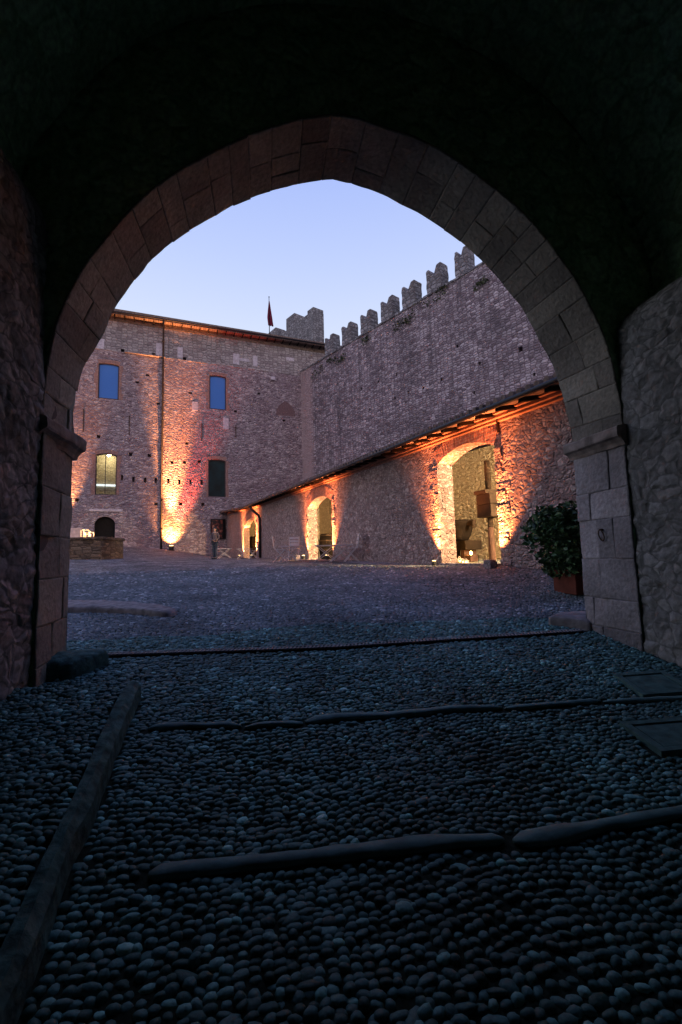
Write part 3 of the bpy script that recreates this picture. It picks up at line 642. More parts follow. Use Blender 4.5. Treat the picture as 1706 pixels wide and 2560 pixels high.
mb = MB(); strip(mb, [(-w_+.08,.08),(-w_+.08,pz1-pz0-.08),(w_-.3,pz1-pz0-.08),(w_-.3,.08)], [(-w_,0),(-w_,pz1-pz0),(w_,pz1-pz0),(w_,0)], 0, .08, True); mb.build('frame', 'dark', po)

# ================================================================== CURTAIN WALL with swallow-tailed merlons
cw = empty('curtain_wall', UW.w(0, 0, 0), UW.ang, 'tall weathered stone curtain wall rising behind the lit lean-to range', 'castle wall')
ZW = 20.1
cholx = []
for a, b in ((870,672),(1010,780),(770,883),(1268,690),(1355,850),(475,1000),(370,895),(560,965),(975,965),(655,935),(315,1070),(160,1130),(265,940),(485,850)):
    x, z = UW.loc(800+a/2.529, 600+b/2.529); s_ = .3 if a in (1268,) else .19; cholx.append((x-s_/2, x+s_/2, z-s_*.6, z+s_*.6, 0))
mb = MB(); wall_faces(mb, -.2, 46, -2, ZW, cholx)
mb.box(-.2, 46, 1.6, 1.7, -2, ZW); mb.add([(-.2,0,ZW),(46,0,ZW),(46,1.7,ZW),(-.2,1.7,ZW)], [(0,1,2,3)])
for o in cholx: reveal(mb, o, .5); panel(mb, o, .5)
mb.build('wall', 'curtain', cw)
mb = MB(); x = 0.
while x < 45:
    w_ = random.uniform(.5, 1.2); mb.bev(x, x+w_-.015, -.05-random.uniform(0, .05), .3, ZW-.05, ZW+.09+random.uniform(0, .04), .02); x += w_
mb.build('coping', 'merlon', cw)
def swallow(w_, t_, h_, name='merlon', parent=None):
    "swallow-tailed block: V-notched top, each horn lightly roofed, cut into rough courses"
    mb = MB(); nz = max(4, int(h_/.28)); prof = []
    for i in range(nz+1): prof.append((0, h_*i/nz*.93))
    prof += [(w_*.03, h_*.98), (w_*.16, h_*.97), (w_*.42, h_*.72), (w_*.55, h_*.73), (w_*.74, h_*.99), (w_*.97, h_)]
    for i in range(nz, -1, -1): prof.append((w_, h_*i/nz*.95))
    prof = [(x+random.uniform(-.03, .03), z+random.uniform(-.015, .015) if z > .05 else z) for x, z in prof]
    ys = [0, .06, t_*.35, t_*.65, t_-.06, t_]; v = []
    for y in ys:
        for x, z in prof:
            ins = .05 if y in (0, t_) else 0; cxx = w_/2
            v.append((x-(x-cxx)/w_*ins+random.uniform(-.012, .012), y+random.uniform(-.015, .015), z-(.08 if ins and z > h_*.6 else 0)))
    m = len(prof); f = [(i*m+j, i*m+(j+1) % m, (i+1)*m+(j+1) % m, (i+1)*m+j) for i in range(len(ys)-1) for j in range(m)]
    f += [tuple(range(m)), tuple(range((len(ys)-1)*m, len(ys)*m))[::-1]]
    mb.add(v, f); o = mb.build(name, 'merlon', parent)
    return o
for a, p, e, yp in ((812.7,832,846,833),(855,877,891,803),(902,925.7,940,772),(953,980,994.5,737),(1006,1035,1052,699),(1067.7,1101,1118,654),(1139,1166,1193,612),(1225,1262,1285,560)):
    xa_ = UW.loc(a, 871-.5746*(a-847))[0]; xp_, zp = UW.loc(p, yp); o = swallow(xp_-xa_, .95, zp-ZW, parent=cw); o.location = (xa_, 0, ZW+.05)
    o['label'] = 'swallow-tailed merlon'
x = xa_+3.6
for i in range(4): o = swallow(1.4, .95, 2.0, parent=cw); o.location = (x, 0, ZW+.05); x += 3.5

# ================================================================== TOWER and flag behind the hall
TW = Fr(aty(785.7, 860, 60.), UW.x)
tower = empty('tower', TW.w(0, 0, 0), TW.ang, 'grey crenellated tower wall standing up behind the right end of the hall roof', 'tower')
zt0 = TW.loc(767.9, 794.3)[1]; zt1 = TW.loc(701.5, 830.6)[1]; print('tower top', zt0, zt1); ZT = (zt0+zt1)/2
mb = MB(); mb.box(-12, 0, 0, 1.75, 5, ZT); mb.build('wall', 'merlon', tower)
for a, b, yt in ((715.8,736,781.5),(769,785.7,765),(664,690,818)):
    xa_ = TW.loc(a, yt+20)[0]; xb_, zz = TW.loc(b, yt); mb = MB(); mb.bev(xa_, xb_ if b != 785.7 else 0, 0, 1.75, ZT-.3, zz, .06, jit=.05); mb.build('merlon', 'merlon', tower)
fx = aty(674, 825, 58.)
fl = empty('flagpole', (fx[0], fx[1], fx[2]-4), 0, 'thin flagpole with a limp dark red flag above the hall roof', 'flagpole')
ztop = aty(673, 744, 58.)[2]-fl.location.z
mb = MB(); mb.tube([(0,0,0),(0,0,ztop)], [.07,.04], 8); mb.lathe([(.01,ztop),(.08,ztop+.05),(.08,ztop+.12),(.01,ztop+.2)], 8); mb.build('pole', 'pipe', fl, True)
v = []; nz = 16
zf1 = ztop-.5; zf0 = aty(673, 814, 58.)[2]-fl.location.z
for i in range(nz+1):
    t = i/nz; z = zf1+(zf0-zf1)*t; wl_ = -.05-.22*min(t/.65, 1)*(1 if t < .65 else (1-t)/.35*.6+.4); wr = .05+.52*t
    for j in range(9): s = j/8; v.append((wl_+(wr-wl_)*s, .10*math.sin(s*14+t*3)*(.3+t), z+(-.15*s if t > .8 else 0)))
mesh('flag', v, [(i*9+j, i*9+j+1, (i+1)*9+j+1, (i+1)*9+j) for i in range(nz) for j in range(8)], 'flag', fl, True).modifiers.new('thickness', 'SOLIDIFY').thickness = .02

# ================================================================== LEAN-TO RANGE with three lit doorways
ra = empty('lean_to_range', RB.w(0, 0, 0), RB.ang, 'low stone lean-to range with three lit arched doorways along the right side', 'building')
d1 = (8.85,13.55,-.6,3.06,.55); d2 = (25.2,28.35,-.8,2.70,.36); d3 = (35.95,38.12,-.9,2.60,.28)
TH = .46
EO = -.62
EA = RB.loc(609, 1268, EO)[1]; EB = RB.loc(968, 1121, EO)[1]; EC = RB.loc(1387, 947, EO)[1]
XA, XB, XC = RB.loc(609, 1268, EO)[0], RB.loc(968, 1121, EO)[0], RB.loc(1387, 947, EO)[0]; xl0, ez_l = RB.loc(536, 1284, EO)
print('RB eave', xl0, ez_l, XA, EA, XB, EB, XC, EC)
def e_top(x): return float(np.interp(x, [xl0, XA, XB, XC, 47], [ez_l, EA, EB, EC, EC-.1]))
mb = MB(); wall_faces(mb, 0, 47, -1.5, 2.9, [(a, b, c, min(d, 2.9), 0) if d > 2.9 else (a, b, c, d, r) for a, b, c, d, r in (d1, d2, d3)])
xs_ = sorted({0, *np.linspace(0, 47, 24), d1[0], d1[1]})
for a, b in zip(xs_[:-1], xs_[1:]):
    zb_ = 2.9
    if d1[0] <= (a+b)/2 <= d1[1]: zb_ = 3.06
    mb.add([(a,0,zb_),(b,0,zb_),(b,0,max(zb_+.05, e_top(b)+.05)),(a,0,max(zb_+.05, e_top(a)+.05))], [(0,1,2,3)], .5)
for (a, b), (c, d) in zip(arcpts(d1)[:-1], arcpts(d1)[1:]): mb.add([(a,0,b),(c,0,d),(c,0,3.06),(a,0,3.06)], [(0,1,2,3)], .5)
for d in (d1, d2, d3): reveal(mb, d, TH)
for o in (d1, d2, d3):                                            # rough jamb stones standing slightly proud
    for sx, d in ((o[0], -1), (o[1], 1)):
        z = -.4
        while z < o[3]-o[4]-.1:
            hh_ = random.uniform(.12, .26); e = random.uniform(.1, .42)
            mb.bev(min(sx-d*random.uniform(.0, .03), sx+d*e), max(sx-d*random.uniform(0, .03), sx+d*e), -random.uniform(.004, .035), random.uniform(.1, .3), z, z+hh_-.01, .012, jit=.02)
            z += hh_
mb.build('wall', 'range', ra)
mb = MB(); wall_faces(mb, .5, 46.5, -1.5, 2.65 if False else 3.07, [d1, (d2[0], d2[1], d2[2], d2[3], d2[4]), d3], y=TH)
YB = 3.0
xs_ = np.linspace(.3, 46.6, 30)
for a, b in zip(xs_[:-1], xs_[1:]): mb.add([(a,YB,-1.5),(b,YB,-1.5),(b,YB,e_top(b)+.3),(a,YB,e_top(a)+.3)], [(0,1,2,3)], .5)
for x in (.35, 18.5, 31.5, 46.5): mb.add([(x,TH,-1.5),(x,YB,-1.5),(x,YB,e_top(x)+.3),(x,TH,e_top(x)-.0)], [(0,1,2,3)], .5)
mb.build('inner_wall', 'inner', ra)
mb = MB(); mb.box(46.9, 47, 0, 5, -1.5, 2.8); mb.build('end_wall', 'range', ra)
xs = np.linspace(xl0, 47, 50); v = []
for x in xs: e = e_top(x); v += [(x, EO, e), (x, EO, e-.07), (x, 0, e+.055), (x, 5.2, e+.84), (x, 5.2, e+.92)]
f = [(i*5+a, i*5+b, (i+1)*5+b, (i+1)*5+a) for i in range(len(xs)-1) for a, b in ((0,1),(1,2),(2,3),(3,4),(4,0))]+[(0,1,2,3,4), tuple((len(xs)-1)*5+q for q in (4,3,2,1,0))]
rr = mesh('roof', v, f, 'tile', ra)
mb = MB(); x = xl0+.1
while x < 46.9: e = e_top(x); mb.tube([(x, EO-.05, e+.02), (x, 5.1, e+.88)], .07, 6); x += .21
mb.build('eave_tiles', 'tile', rr)
x = xl0+.3
while x < 43: e = e_top(x); mb = MB(); mb.add([(x+a, y, e+(y-EO)*.2+zz) for zz in (-.155, -.078) for y in (EO+.05, -.002) for a in (-.045, .045)], [(0,2,3,1),(4,5,7,6),(0,1,5,4),(2,6,7,3),(0,4,6,2),(1,3,7,5)]); mb.build('rafter_tail', 'wooddark', rr); x += .62
mb = MB(); xs = np.linspace(xl0, 46.9, 30); mb.tube([(x, EO-.06, e_top(x)-.07) for x in xs], .055, 8); mb.build('gutter', 'pipe', rr, True)
mb = MB(); xs = np.linspace(.0, 46.9, 40)                          # stepped plaster cornice under the eave
for pr, za_, zb_ in ((.17, -.02, .03), (.11, -.09, -.045), (.05, -.155, -.115)):
    v = []
    for x in xs: e = e_top(x); v += [(x, 0, e+za_-.02), (x, -pr, e+za_), (x, -pr, e+zb_), (x, 0, e+zb_+.005)]
    mb.add(v, [(i*4+a, i*4+b, (i+1)*4+b, (i+1)*4+a) for i in range(len(xs)-1) for a, b in ((0,1),(1,2),(2,3))])
mb.build('cornice', 'plaster', ra)
for o, bt in ((d1, .5), (d2, .42), (d3, .34)):
    A = arcpts(o); c_ = (o[0]+o[1])/2; w_ = (o[1]-o[0])/2; mb = MB(); nb = int(w_*2/.09)
    for i in range(nb):                                            # single bricks on edge, slightly uneven
        t0, t1 = i/nb, (i+.86)/nb
        def at(t): k_ = t*(len(A)-1); i0 = min(int(k_), len(A)-2); fr_ = k_-i0; return (A[i0][0]*(1-fr_)+A[i0+1][0]*fr_, A[i0][1]*(1-fr_)+A[i0+1][1]*fr_)
        p0, p1 = at(t0), at(t1); L_ = bt+random.uniform(-.03, .02); pj = random.uniform(.006, .022)
        def out_(p): return (p[0]+(p[0]-c_)/w_*L_*.35, p[1]+L_)
        q0, q1 = out_(p0), out_(p1)
        pts4 = [p0, p1, q1, q0]; mb.add([(a, -pj, b) for a, b in pts4]+[(a, .03, b) for a, b in pts4], [(0,1,2,3),(0,4,5,1),(1,5,6,2),(2,6,7,3),(3,7,4,0)])
    mb.build('brick_arch', 'brick', ra)
x, z = RB.loc(655, 1393); xt, zt_ = RB.loc(628, 1262, -.5)
mb = MB(); e = e_top(xt+1); mb.tube([RBp for RBp in ((xt+.4, EO-.06, e_top(xt)-.1), (xt+.5, EO, e_top(xt)-.3), (x-.3, -.16, e_top(x)-.75), (x, -.12, e_top(x)-1.0), (x, -.12, -.4))], .085, 10); mb.build('downpipe', 'pipe', ra, True)
x, z = RB.loc(1247, 1060); mb = MB(); mb.tube([(x, -.03, z-.2), (x, -.03, z+.15)], .03, 8); mb.build('iron_tie', 'iron', ra)
# worn stones in the doorway of the nearest door
def zat(fr, x, y): p = fr.w(x, y, 0); return h(p[0], p[1])
def stone(name, fr, x, y, sx, sy, sz, label, cat='stone', mat='kerb', group=None):
    mb = MB(); mb.bev(-sx/2, sx/2, -sy/2, sy/2, -.1, sz, .03, jit=.03); o = mb.build(name, mat); p = fr.w(x, y, zat(fr, x, y)); o.location = p; o.rotation_euler = (0, 0, fr.ang); return tag(o, label, cat, group)
x, z = RB.loc(1248, 1412, -.1); stone('guard_stone', RB, d3[1]+.16, -.46, .22, .16, .17, 'squat grey stone block against the right jamb of the nearest lit doorway', 'stone', 'pave')
stone('door_sill', RB, 37.05, .1, 2.1, .5, .05, 'worn stone sill across the nearest lit doorway', 'sill', 'pave')
stone('guard_stone', RB, d2[0]-.25, -.5, .3, .2, .2, 'squat stone block at the left jamb of the middle lit doorway', 'stone', 'pave')

# ================================================================== KERBS, STEPS, SLABS in the ramp
excl_poly = []; excl_line = []
def gpt(px, py, up=0.): p = ground(px, py, up); return np.array([p[0], p[1]])
# raised side pavement at the left, edged by a long worn kerb
UPK = .12
kerb_px = [(351,1703),(331,1740),(305,1800),(283,1858),(253,1930),(205,2040),(150,2160),(95,2300),(45,2440),(-20,2580)]
kin_px = [(318,1703),(290,1745),(262,1800),(236,1858),(205,1930),(152,2040),(90,2160),(25,2300),(-45,2440),(-120,2580)]
KO = [gpt(a, b, UPK) for a, b in kerb_px]; KI = [gpt(a, b, UPK) for a, b in kin_px]
mb = MB(); v = []; nK = len(KO)
def dense(P, m): P = np.array(P); s = np.r_[0, np.cumsum(np.hypot(*np.diff(P, axis=0).T))]; t = np.linspace(0, s[-1], m); return np.c_[np.interp(t, s, P[:, 0]), np.interp(t, s, P[:, 1])]
KOd, KId = dense(KO, 60), dense(KI, 60)
for i in range(60):
    o, q = KOd[i], KId[i]; d = (o-q)/np.hypot(*(o-q)); zo = h(*o)
    j = noise.noise(Vector((o[0]*4, o[1]*4, 0)))*.02; j2 = noise.noise(Vector((o[0]*9, o[1]*9, 4)))*.008
    v += [(q[0], q[1], zo+UPK-.03), (q[0]+d[0]*.015, q[1]+d[1]*.015, zo+UPK+.006+j2), (o[0]-d[0]*.03, o[1]-d[1]*.03, zo+UPK+.004+j2), (o[0]+d[0]*j, o[1]+d[1]*j, zo+UPK-.025), (o[0]+d[0]*(j+.01), o[1]+d[1]*(j+.01), zo-.06)]
mb.add(v, [(i*5+a, i*5+a+1, (i+1)*5+a+1, (i+1)*5+a) for i in range(59) for a in range(4)]+[(0,1,2,3,4)])
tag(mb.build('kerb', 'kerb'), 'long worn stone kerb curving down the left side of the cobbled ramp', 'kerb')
PLAT = np.vstack([[gpt(-60, 1716, UPK)], [gpt(60, 1712, UPK)], KId[:, :], [[-3.2, .4]]]) 
excl_line.append((KOd, .004)); 
GFa = GF
def stone_slab(name, top_px, up, label, cat, mat='kerb', group=None, bulge=.0, base=-.08, bev=.02):
    P = np.array([gpt(a, b, up) for a, b in top_px]); P = dense(np.vstack([P, P[:1]]), 60)[:-1]; n = len(P); c = P.mean(0); v = []
    for k_, (sc_, dz) in enumerate(((1.03, base), (1.02, up*.45), (.995, up*.8), (.94, up*.96), (.6, up+.004), (.2, up+.004))):
        for p in P:
            q = c+(p-c)*sc_; v.append((q[0], q[1], h(*q)+dz+noise.noise(Vector((q[0]*7, q[1]*7, k_)))*.012+noise.noise(Vector((q[0]*19, q[1]*19, k_)))*.006))
    f = [(r*n+i, r*n+(i+1) % n, (r+1)*n+(i+1) % n, (r+1)*n+i) for r in range(5) for i in range(n)]+[tuple(5*n+i for i in range(n))]
    excl_poly.append(c+(P-c)*1.05)
    return tag(mesh(name, v, f, mat, smooth=True), label, cat, group)
stone_slab('foot_stone', [(84,1667),(108,1661),(133,1658),(178,1656),(222,1642),(255,1629),(270,1624),(266,1617),(200,1622),(155,1626),(60,1636),(10,1650),(30,1668)], .12, 'rounded kerb stone jutting from the foot of the left arch jamb', 'kerb stone')
stone_slab('kerb_stone', [(140,1518),(182,1517),(240,1517),(304,1519),(350,1522),(386,1526),(420,1528),(440,1520),(416,1512),(330,1503),(250,1499),(182,1498),(140,1498)], .075, 'low curved kerb stone in the courtyard beyond the left arch jamb', 'kerb stone', 'kerb_pale')
stone_slab('foot_stone', [(1372,1538),(1408,1528),(1470,1526),(1500,1540),(1475,1552),(1440,1546),(1399,1541)], .10, 'flat pale kerb stone at the foot of the right arch jamb', 'kerb stone', 'kerb_pale')
def hatch(pix, label):
    P = np.array([gpt(a, b, .02) for a, b in pix]); c = P.mean(0)
    # square it up: average to a parallelogram
    u = ((P[1]-P[0])+(P[2]-P[3]))/2; w_ = ((P[3]-P[0])+(P[2]-P[1]))/2; o = c-(u+w_)/2
    r = empty('hatch_cover', (0, 0, 0), 0, label, 'hatch', 'stone hatches set in the ramp')
    def quad(a0, a1, b0, b1, z, t, mb):
        v = []
        for dz in (z-t, z):
            for a, b in ((a0,b0),(a1,b0),(a1,b1),(a0,b1)): q = o+u*a+w_*b; v.append((q[0], q[1], h(*q)+dz))
        mb.add(v, [(4,5,6,7),(0,1,5,4),(1,2,6,5),(2,3,7,6),(3,0,4,7)])
    mb = MB(); quad(0,1,0,.12,.028,.08,mb); quad(0,1,.88,1,.028,.08,mb); quad(0,.1,.123,.877,.028,.08,mb); quad(.9,1,.123,.877,.028,.08,mb); fr_ = mb.build('border', 'slab', r)
    mb = MB(); quad(.13,.87,.16,.84,.022,.05,mb); mb.build('slab', 'slab', r)
    mb = MB(); quad(.1,.9,.12,.88,-.006,.03,mb); mb.build('joint_gap', 'gap', r)
    excl_poly.append(c+(P-c)*1.04)
hatch([(1536,1686),(1655,1678),(1745,1728),(1606,1740)], 'square stone hatch in the cobbles beside the right passage wall, the farther one')
hatch([(1556,1806),(1715,1796),(1850,1862),(1646,1884)], 'large stone hatch in the cobbles at the right edge, the nearer one')
def step_stone(px, r, label, grp):
    P = dense([gpt(a, b, .03) for a, b in px], max(8, int(np.hypot(px[-1][0]-px[0][0], px[-1][1]-px[0][1])/12))); n = 10; v = []
    for i, p in enumerate(P):
        t = P[min(i+1, len(P)-1)]-P[max(i-1, 0)]; t /= np.hypot(*t); s_ = np.array([-t[1], t[0]]); e = min(i, len(P)-1-i)/max(1, 2.); e = min(1, .35+.65*e)
        R = r*e*(1+noise.noise(Vector((p[0]*3, p[1]*3, 2)))*.3+noise.noise(Vector((p[0]*9, p[1]*9, 2)))*.12)
        for k_ in range(n):
            a = 2*math.pi*k_/n; q = p+s_*R*math.cos(a); v.append((q[0], q[1], h(*p)+.006+R*.58*math.sin(a)+noise.noise(Vector((q[0]*6, q[1]*6, a)))*.006))
    f = [(i*n+j, i*n+(j+1) % n, (i+1)*n+(j+1) % n, (i+1)*n+j) for i in range(len(P)-1) for j in range(n)]+[tuple(range(n))[::-1], tuple(range((len(P)-1)*n, len(P)*n))]
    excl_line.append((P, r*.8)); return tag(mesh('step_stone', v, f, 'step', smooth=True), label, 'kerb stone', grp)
g1 = 'long rounded stones laid across the ramp'
step_stone([(372,1812),(386,1808),(480,1803),(560,1801),(603,1805)], .030, 'long rounded stone across the ramp, leftmost of the farther line', g1)
step_stone([(612,1808),(660,1801),(758,1798)], .029, 'short rounded stone across the ramp, second from the left in the farther line', g1)
step_stone([(763,1794),(850,1783),(960,1779),(1060,1771),(1120,1763),(1254,1759)], .038, 'long pale rounded stone across the middle of the farther line', g1)
step_stone([(1262,1761),(1400,1750),(1500,1742)], .032, 'rounded stone across the ramp right of centre in the farther line', g1)
step_stone([(1508,1745),(1620,1741),(1760,1733)], .030, 'rounded stone across the ramp near the right hatches in the farther line', g1)
step_stone([(372,2170),(460,2158),(650,2138),(850,2118),(1000,2100),(1150,2086),(1258,2082)], .042, 'very long rounded stone across the ramp in the nearer line', g1)
step_stone([(1285,2088),(1380,2075),(1500,2050),(1600,2032),(1800,2000)], .040, 'long rounded stone at the right in the nearer line', g1)
# slotted drain across the gateway
dp = [gpt(a, b, .01) for a, b in ((270,1636),(508,1628),(700,1622),(850,1616),(1123,1598),(1300,1587),(1460,1576))]; P = dense(dp, 260)
dr_ = empty('slot_drain', (0,0,0), 0, 'thin slotted metal drain running across the gateway under the arch', 'drain')
for nm, a0, a1, up, mat in (('channel', -.035, .035, .006, 'gap'), ('rim', -.052, -.036, .022, 'kerb_pale'), ('rim', .036, .052, .022, 'kerb_pale')):
    v = []
    for i, p in enumerate(P):
        t = P[min(i+1, 259)]-P[max(i-1, 0)]; t /= np.hypot(*t); s_ = np.array([-t[1], t[0]])
        for a in (a0, a1): q = p+s_*a; v.append((q[0], q[1], h(*p)+up))
    mesh(nm, v, [(i*2, i*2+1, i*2+3, i*2+2) for i in range(259)], mat, dr_)
v = []; f = []
for i in range(0, 258, 2):
    p = P[i]; t = P[i+1]-P[i]; t /= np.hypot(*t); s_ = np.array([-t[1], t[0]]); z = h(*p)+.019; n = len(v)
    for a, b in ((-.008,-.035),(.006,-.035),(.026,.035),(.012,.035)): q = p+t*a+s_*b; v.append((q[0], q[1], z))
    f.append((n, n+1, n+2, n+3))
g_ = mesh('grating', v, f, 'kerb_pale', dr_); g_.modifiers.new('thickness', 'SOLIDIFY').thickness = .006
excl_line.append((P, .05))

# ================================================================== PEBBLES (real stones, near part of the paving)
def inpoly(Q, P):
    x, y = Q[:, 0], Q[:, 1]; c = np.zeros(len(Q), bool); n = len(P)
    for i in range(n):
        a, b = P[i], P[(i+1) % n]
        with np.errstate(divide='ignore', invalid='ignore'): c ^= ((a[1] > y) != (b[1] > y)) & (x < (b[0]-a[0])*(y-a[1])/(b[1]-a[1]+1e-12)+a[0])
    return c
def pebbles(name, y0, y1, row, pitch, lod, mat):
    pts = []
    y = y0
    while y < y1:
        if y < .15: xa_, xb_ = -1.72, 3.28
        else: Yw = y+4.3; xa_, xb_ = -.50*Yw-.2, .78*Yw+.2
        n = int((xb_-xa_)/pitch); x = xa_+pitch*(np.arange(n)+.5*random.random())+rng.normal(0, pitch*.12, n)
        pts.append(np.c_[x, np.full(n, y)+rng.normal(0, row*.10, n)]); y += row
    L = np.vstack(pts)
    # rows are not straight: they wander, and swell around big stones
    wob = .10*np.sin(L[:, 0]*1.3+L[:, 1]*.6)+.05*np.sin(L[:, 0]*3.1-L[:, 1]*1.9+1)+.03*np.sin(L[:, 0]*6.5+L[:, 1]*4)
    ang = .10*1.3*np.cos(L[:, 0]*1.3+L[:, 1]*.6)+.15*np.cos(L[:, 0]*3.1-L[:, 1]*1.9+1)
    L[:, 1] += wob
    Wd = GF.o+L[:, :1]*GF.x+L[:, 1:]*GF.y
    keep = np.ones(len(Wd), bool)
    for P in excl_poly: keep &= ~inpoly(Wd, P)
    for P, r in excl_line:
        d = np.full(len(Wd), 9.)
        for k_ in range(0, len(P)-1):
            a, b = P[k_], P[k_+1]; ab = b-a; t = np.clip(((Wd-a)@ab)/(ab@ab), 0, 1); d = np.minimum(d, np.hypot(*(Wd-a-t[:, None]*ab).T))
        keep &= d > r+.012
    band = np.vstack([KOd, KId[::-1]]); keep &= ~inpoly(Wd, band)
    keep &= ~((L[:, 1] > -T-.05) & (L[:, 1] < .05) & ((L[:, 0] < xl_f-.02) | (L[:, 0] > xr_n+.02)))
    keep &= rng.random(len(Wd)) > np.clip((L[:, 1]-4.6)/5.6, 0, 1)**.8      # stones thin out into the worn sheet
    Wd, ang = Wd[keep], ang[keep]; n = len(Wd)
    up = np.where(inpoly(Wd, PLAT), UPK-.01, 0.)
    big = rng.random(n) < .07; el = rng.random(n) < .22
    a = pitch*.55*rng.uniform(.82, 1.22, n)*np.where(big, 1.55, 1)*np.where(el, 1.4, 1); b = row*.57*rng.uniform(.85, 1.2, n)*np.where(big, 1.35, 1)
    hh_ = b*rng.uniform(.5, .85, n)*np.where(big, .75, 1)
    th = GF.ang+ang+rng.normal(0, .28, n)
    Z = H(Wd[:, 0], Wd[:, 1])+up-.006+rng.normal(0, .003, n)
    rings = [(0,1.,1),(.45,.93,8),(.8,.62,8),(1.0,.1,8),(.98,-.35,8)] if lod == 0 else [(0,1.,1),(.62,.78,6),(1.,0.05,6)]
    base = []; 
    for r, z, m in rings:
        for k_ in range(m): t = 2*math.pi*k_/m+.3*len(base); base.append((r*math.cos(t), r*math.sin(t), z))
    base = []; idx = []
    for r, z, m in rings:
        idx.append((len(base), m))
        for k_ in range(m): t = 2*math.pi*k_/m; base.append((r*math.cos(t), r*math.sin(t), z))
    faces = []
    m = rings[1][2]
    for k_ in range(m): faces.append((0, 1+k_, 1+(k_+1) % m))
    quads = []
    for q in range(1, len(rings)-1):
        s0, s1 = idx[q][0], idx[q+1][0]
        for k_ in range(m): quads.append((s0+k_, s1+k_, s1+(k_+1) % m, s0+(k_+1) % m))
    B = np.array(base); nb = len(B)
    shape = 1+rng.normal(0, .07, (n, nb)); shape[:, 0] = 1
    lx = B[None, :, 0]*a[:, None]*shape; ly = B[None, :, 1]*b[:, None]*shape; lz = B[None, :, 2]*hh_[:, None]
    sq = rng.normal(0, .25, (n, 1)); ly = ly+lx*sq*.4
    tl = rng.normal(0, .12, (n, 1)); lz = lz+tl*ly+rng.normal(0, .08, (n, 1))*lx
    c, s = np.cos(th)[:, None], np.sin(th)[:, None]
    V = np.stack([Wd[:, :1]+lx*c-ly*s, Wd[:, 1:]+lx*s+ly*c, Z[:, None]+lz], -1).reshape(-1, 3)
    tri = (np.array(faces)[None]+np.arange(n)[:, None, None]*nb).reshape(-1, 3); qd = (np.array(quads)[None]+np.arange(n)[:, None, None]*nb).reshape(-1, 4)
    me = bpy.data.meshes.new(name); me.vertices.add(len(V)); me.vertices.foreach_set('co', V.ravel().astype('f'))
    li = np.r_[tri.ravel(), qd.ravel()]; me.loops.add(len(li)); me.loops.foreach_set('vertex_index', li.astype('i'))
    tot = np.r_[np.full(len(tri), 3), np.full(len(qd), 4)]; st = np.r_[0, np.cumsum(tot)[:-1]]
    me.polygons.add(len(tot)); me.polygons.foreach_set('loop_start', st.astype('i')); me.polygons.foreach_set('loop_total', tot.astype('i'))
    me.polygons.foreach_set('use_smooth', np.ones(len(tot), bool)); me.update(calc_edges=True); me.validate()
    at = me.attributes.new('rnd', 'FLOAT', 'POINT'); r_ = np.clip(rng.beta(1.6, 3.2, n)+.25*(rng.random(n) < .05), 0, 1); at.data.foreach_set('value', np.repeat(r_, nb).astype('f'))
    me.materials.append(M[mat]); o = bpy.data.objects.new(name, me); COL.objects.link(o); o['kind'] = 'stuff'
    print(name, n); return o
tag(pebbles('cobblestone_paving', -4.0, .6, .031, .038, 0, 'pebble_shade'), 'dark river pebbles set in rows up the gateway ramp', 'cobblestones', kind='stuff')
tag(pebbles('cobblestone_paving', .62, 3.0, .037, .046, 1, 'pebble'), 'dark grey river pebbles set in rows just beyond the arch', 'cobblestones', kind='stuff')
tag(pebbles('cobblestone_paving', 3.04, 10.5, .048, .060, 1, 'pebble'), 'grey river pebbles paving the open courtyard beyond the arch', 'cobblestones', kind='stuff')
xs_ = np.linspace(-8, 8, 60); ys_ = np.linspace(-8.5, 4.6, 90); v = []
for y in ys_:
    for x in xs_: p = GF.w(x, y, 0); v.append((p[0], p[1], h(p[0], p[1])-.004))
tag(mesh('ramp_bed', v, [(j*60+i, j*60+i+1, (j+1)*60+i+1, (j+1)*60+i) for j in range(89) for i in range(59)], 'bed', smooth=True), kind='structure')
# bed of the raised pavement
v = []; 
c_ = PLAT.mean(0); v = [(p[0], p[1], h(*p)+UPK-.022) for p in PLAT]
gs = [(p[0], p[1]) for p in PLAT]
pl = []
xs_ = np.linspace(PLAT[:, 0].min(), PLAT[:, 0].max(), 40); ys_ = np.linspace(PLAT[:, 1].min(), PLAT[:, 1].max(), 60); mb = MB()
for i in range(39):
    for j in range(59):
        q = np.array([[(xs_[i]+xs_[i+1])/2, (ys_[j]+ys_[j+1])/2]])
        if inpoly(q, PLAT)[0]: mb.add([(a, b, h(a, b)+UPK-.02) for a, b in ((xs_[i],ys_[j]),(xs_[i+1],ys_[j]),(xs_[i+1],ys_[j+1]),(xs_[i],ys_[j+1]))], [(0,1,2,3)])
tag(mb.build('side_pavement', 'bed'), kind='structure')

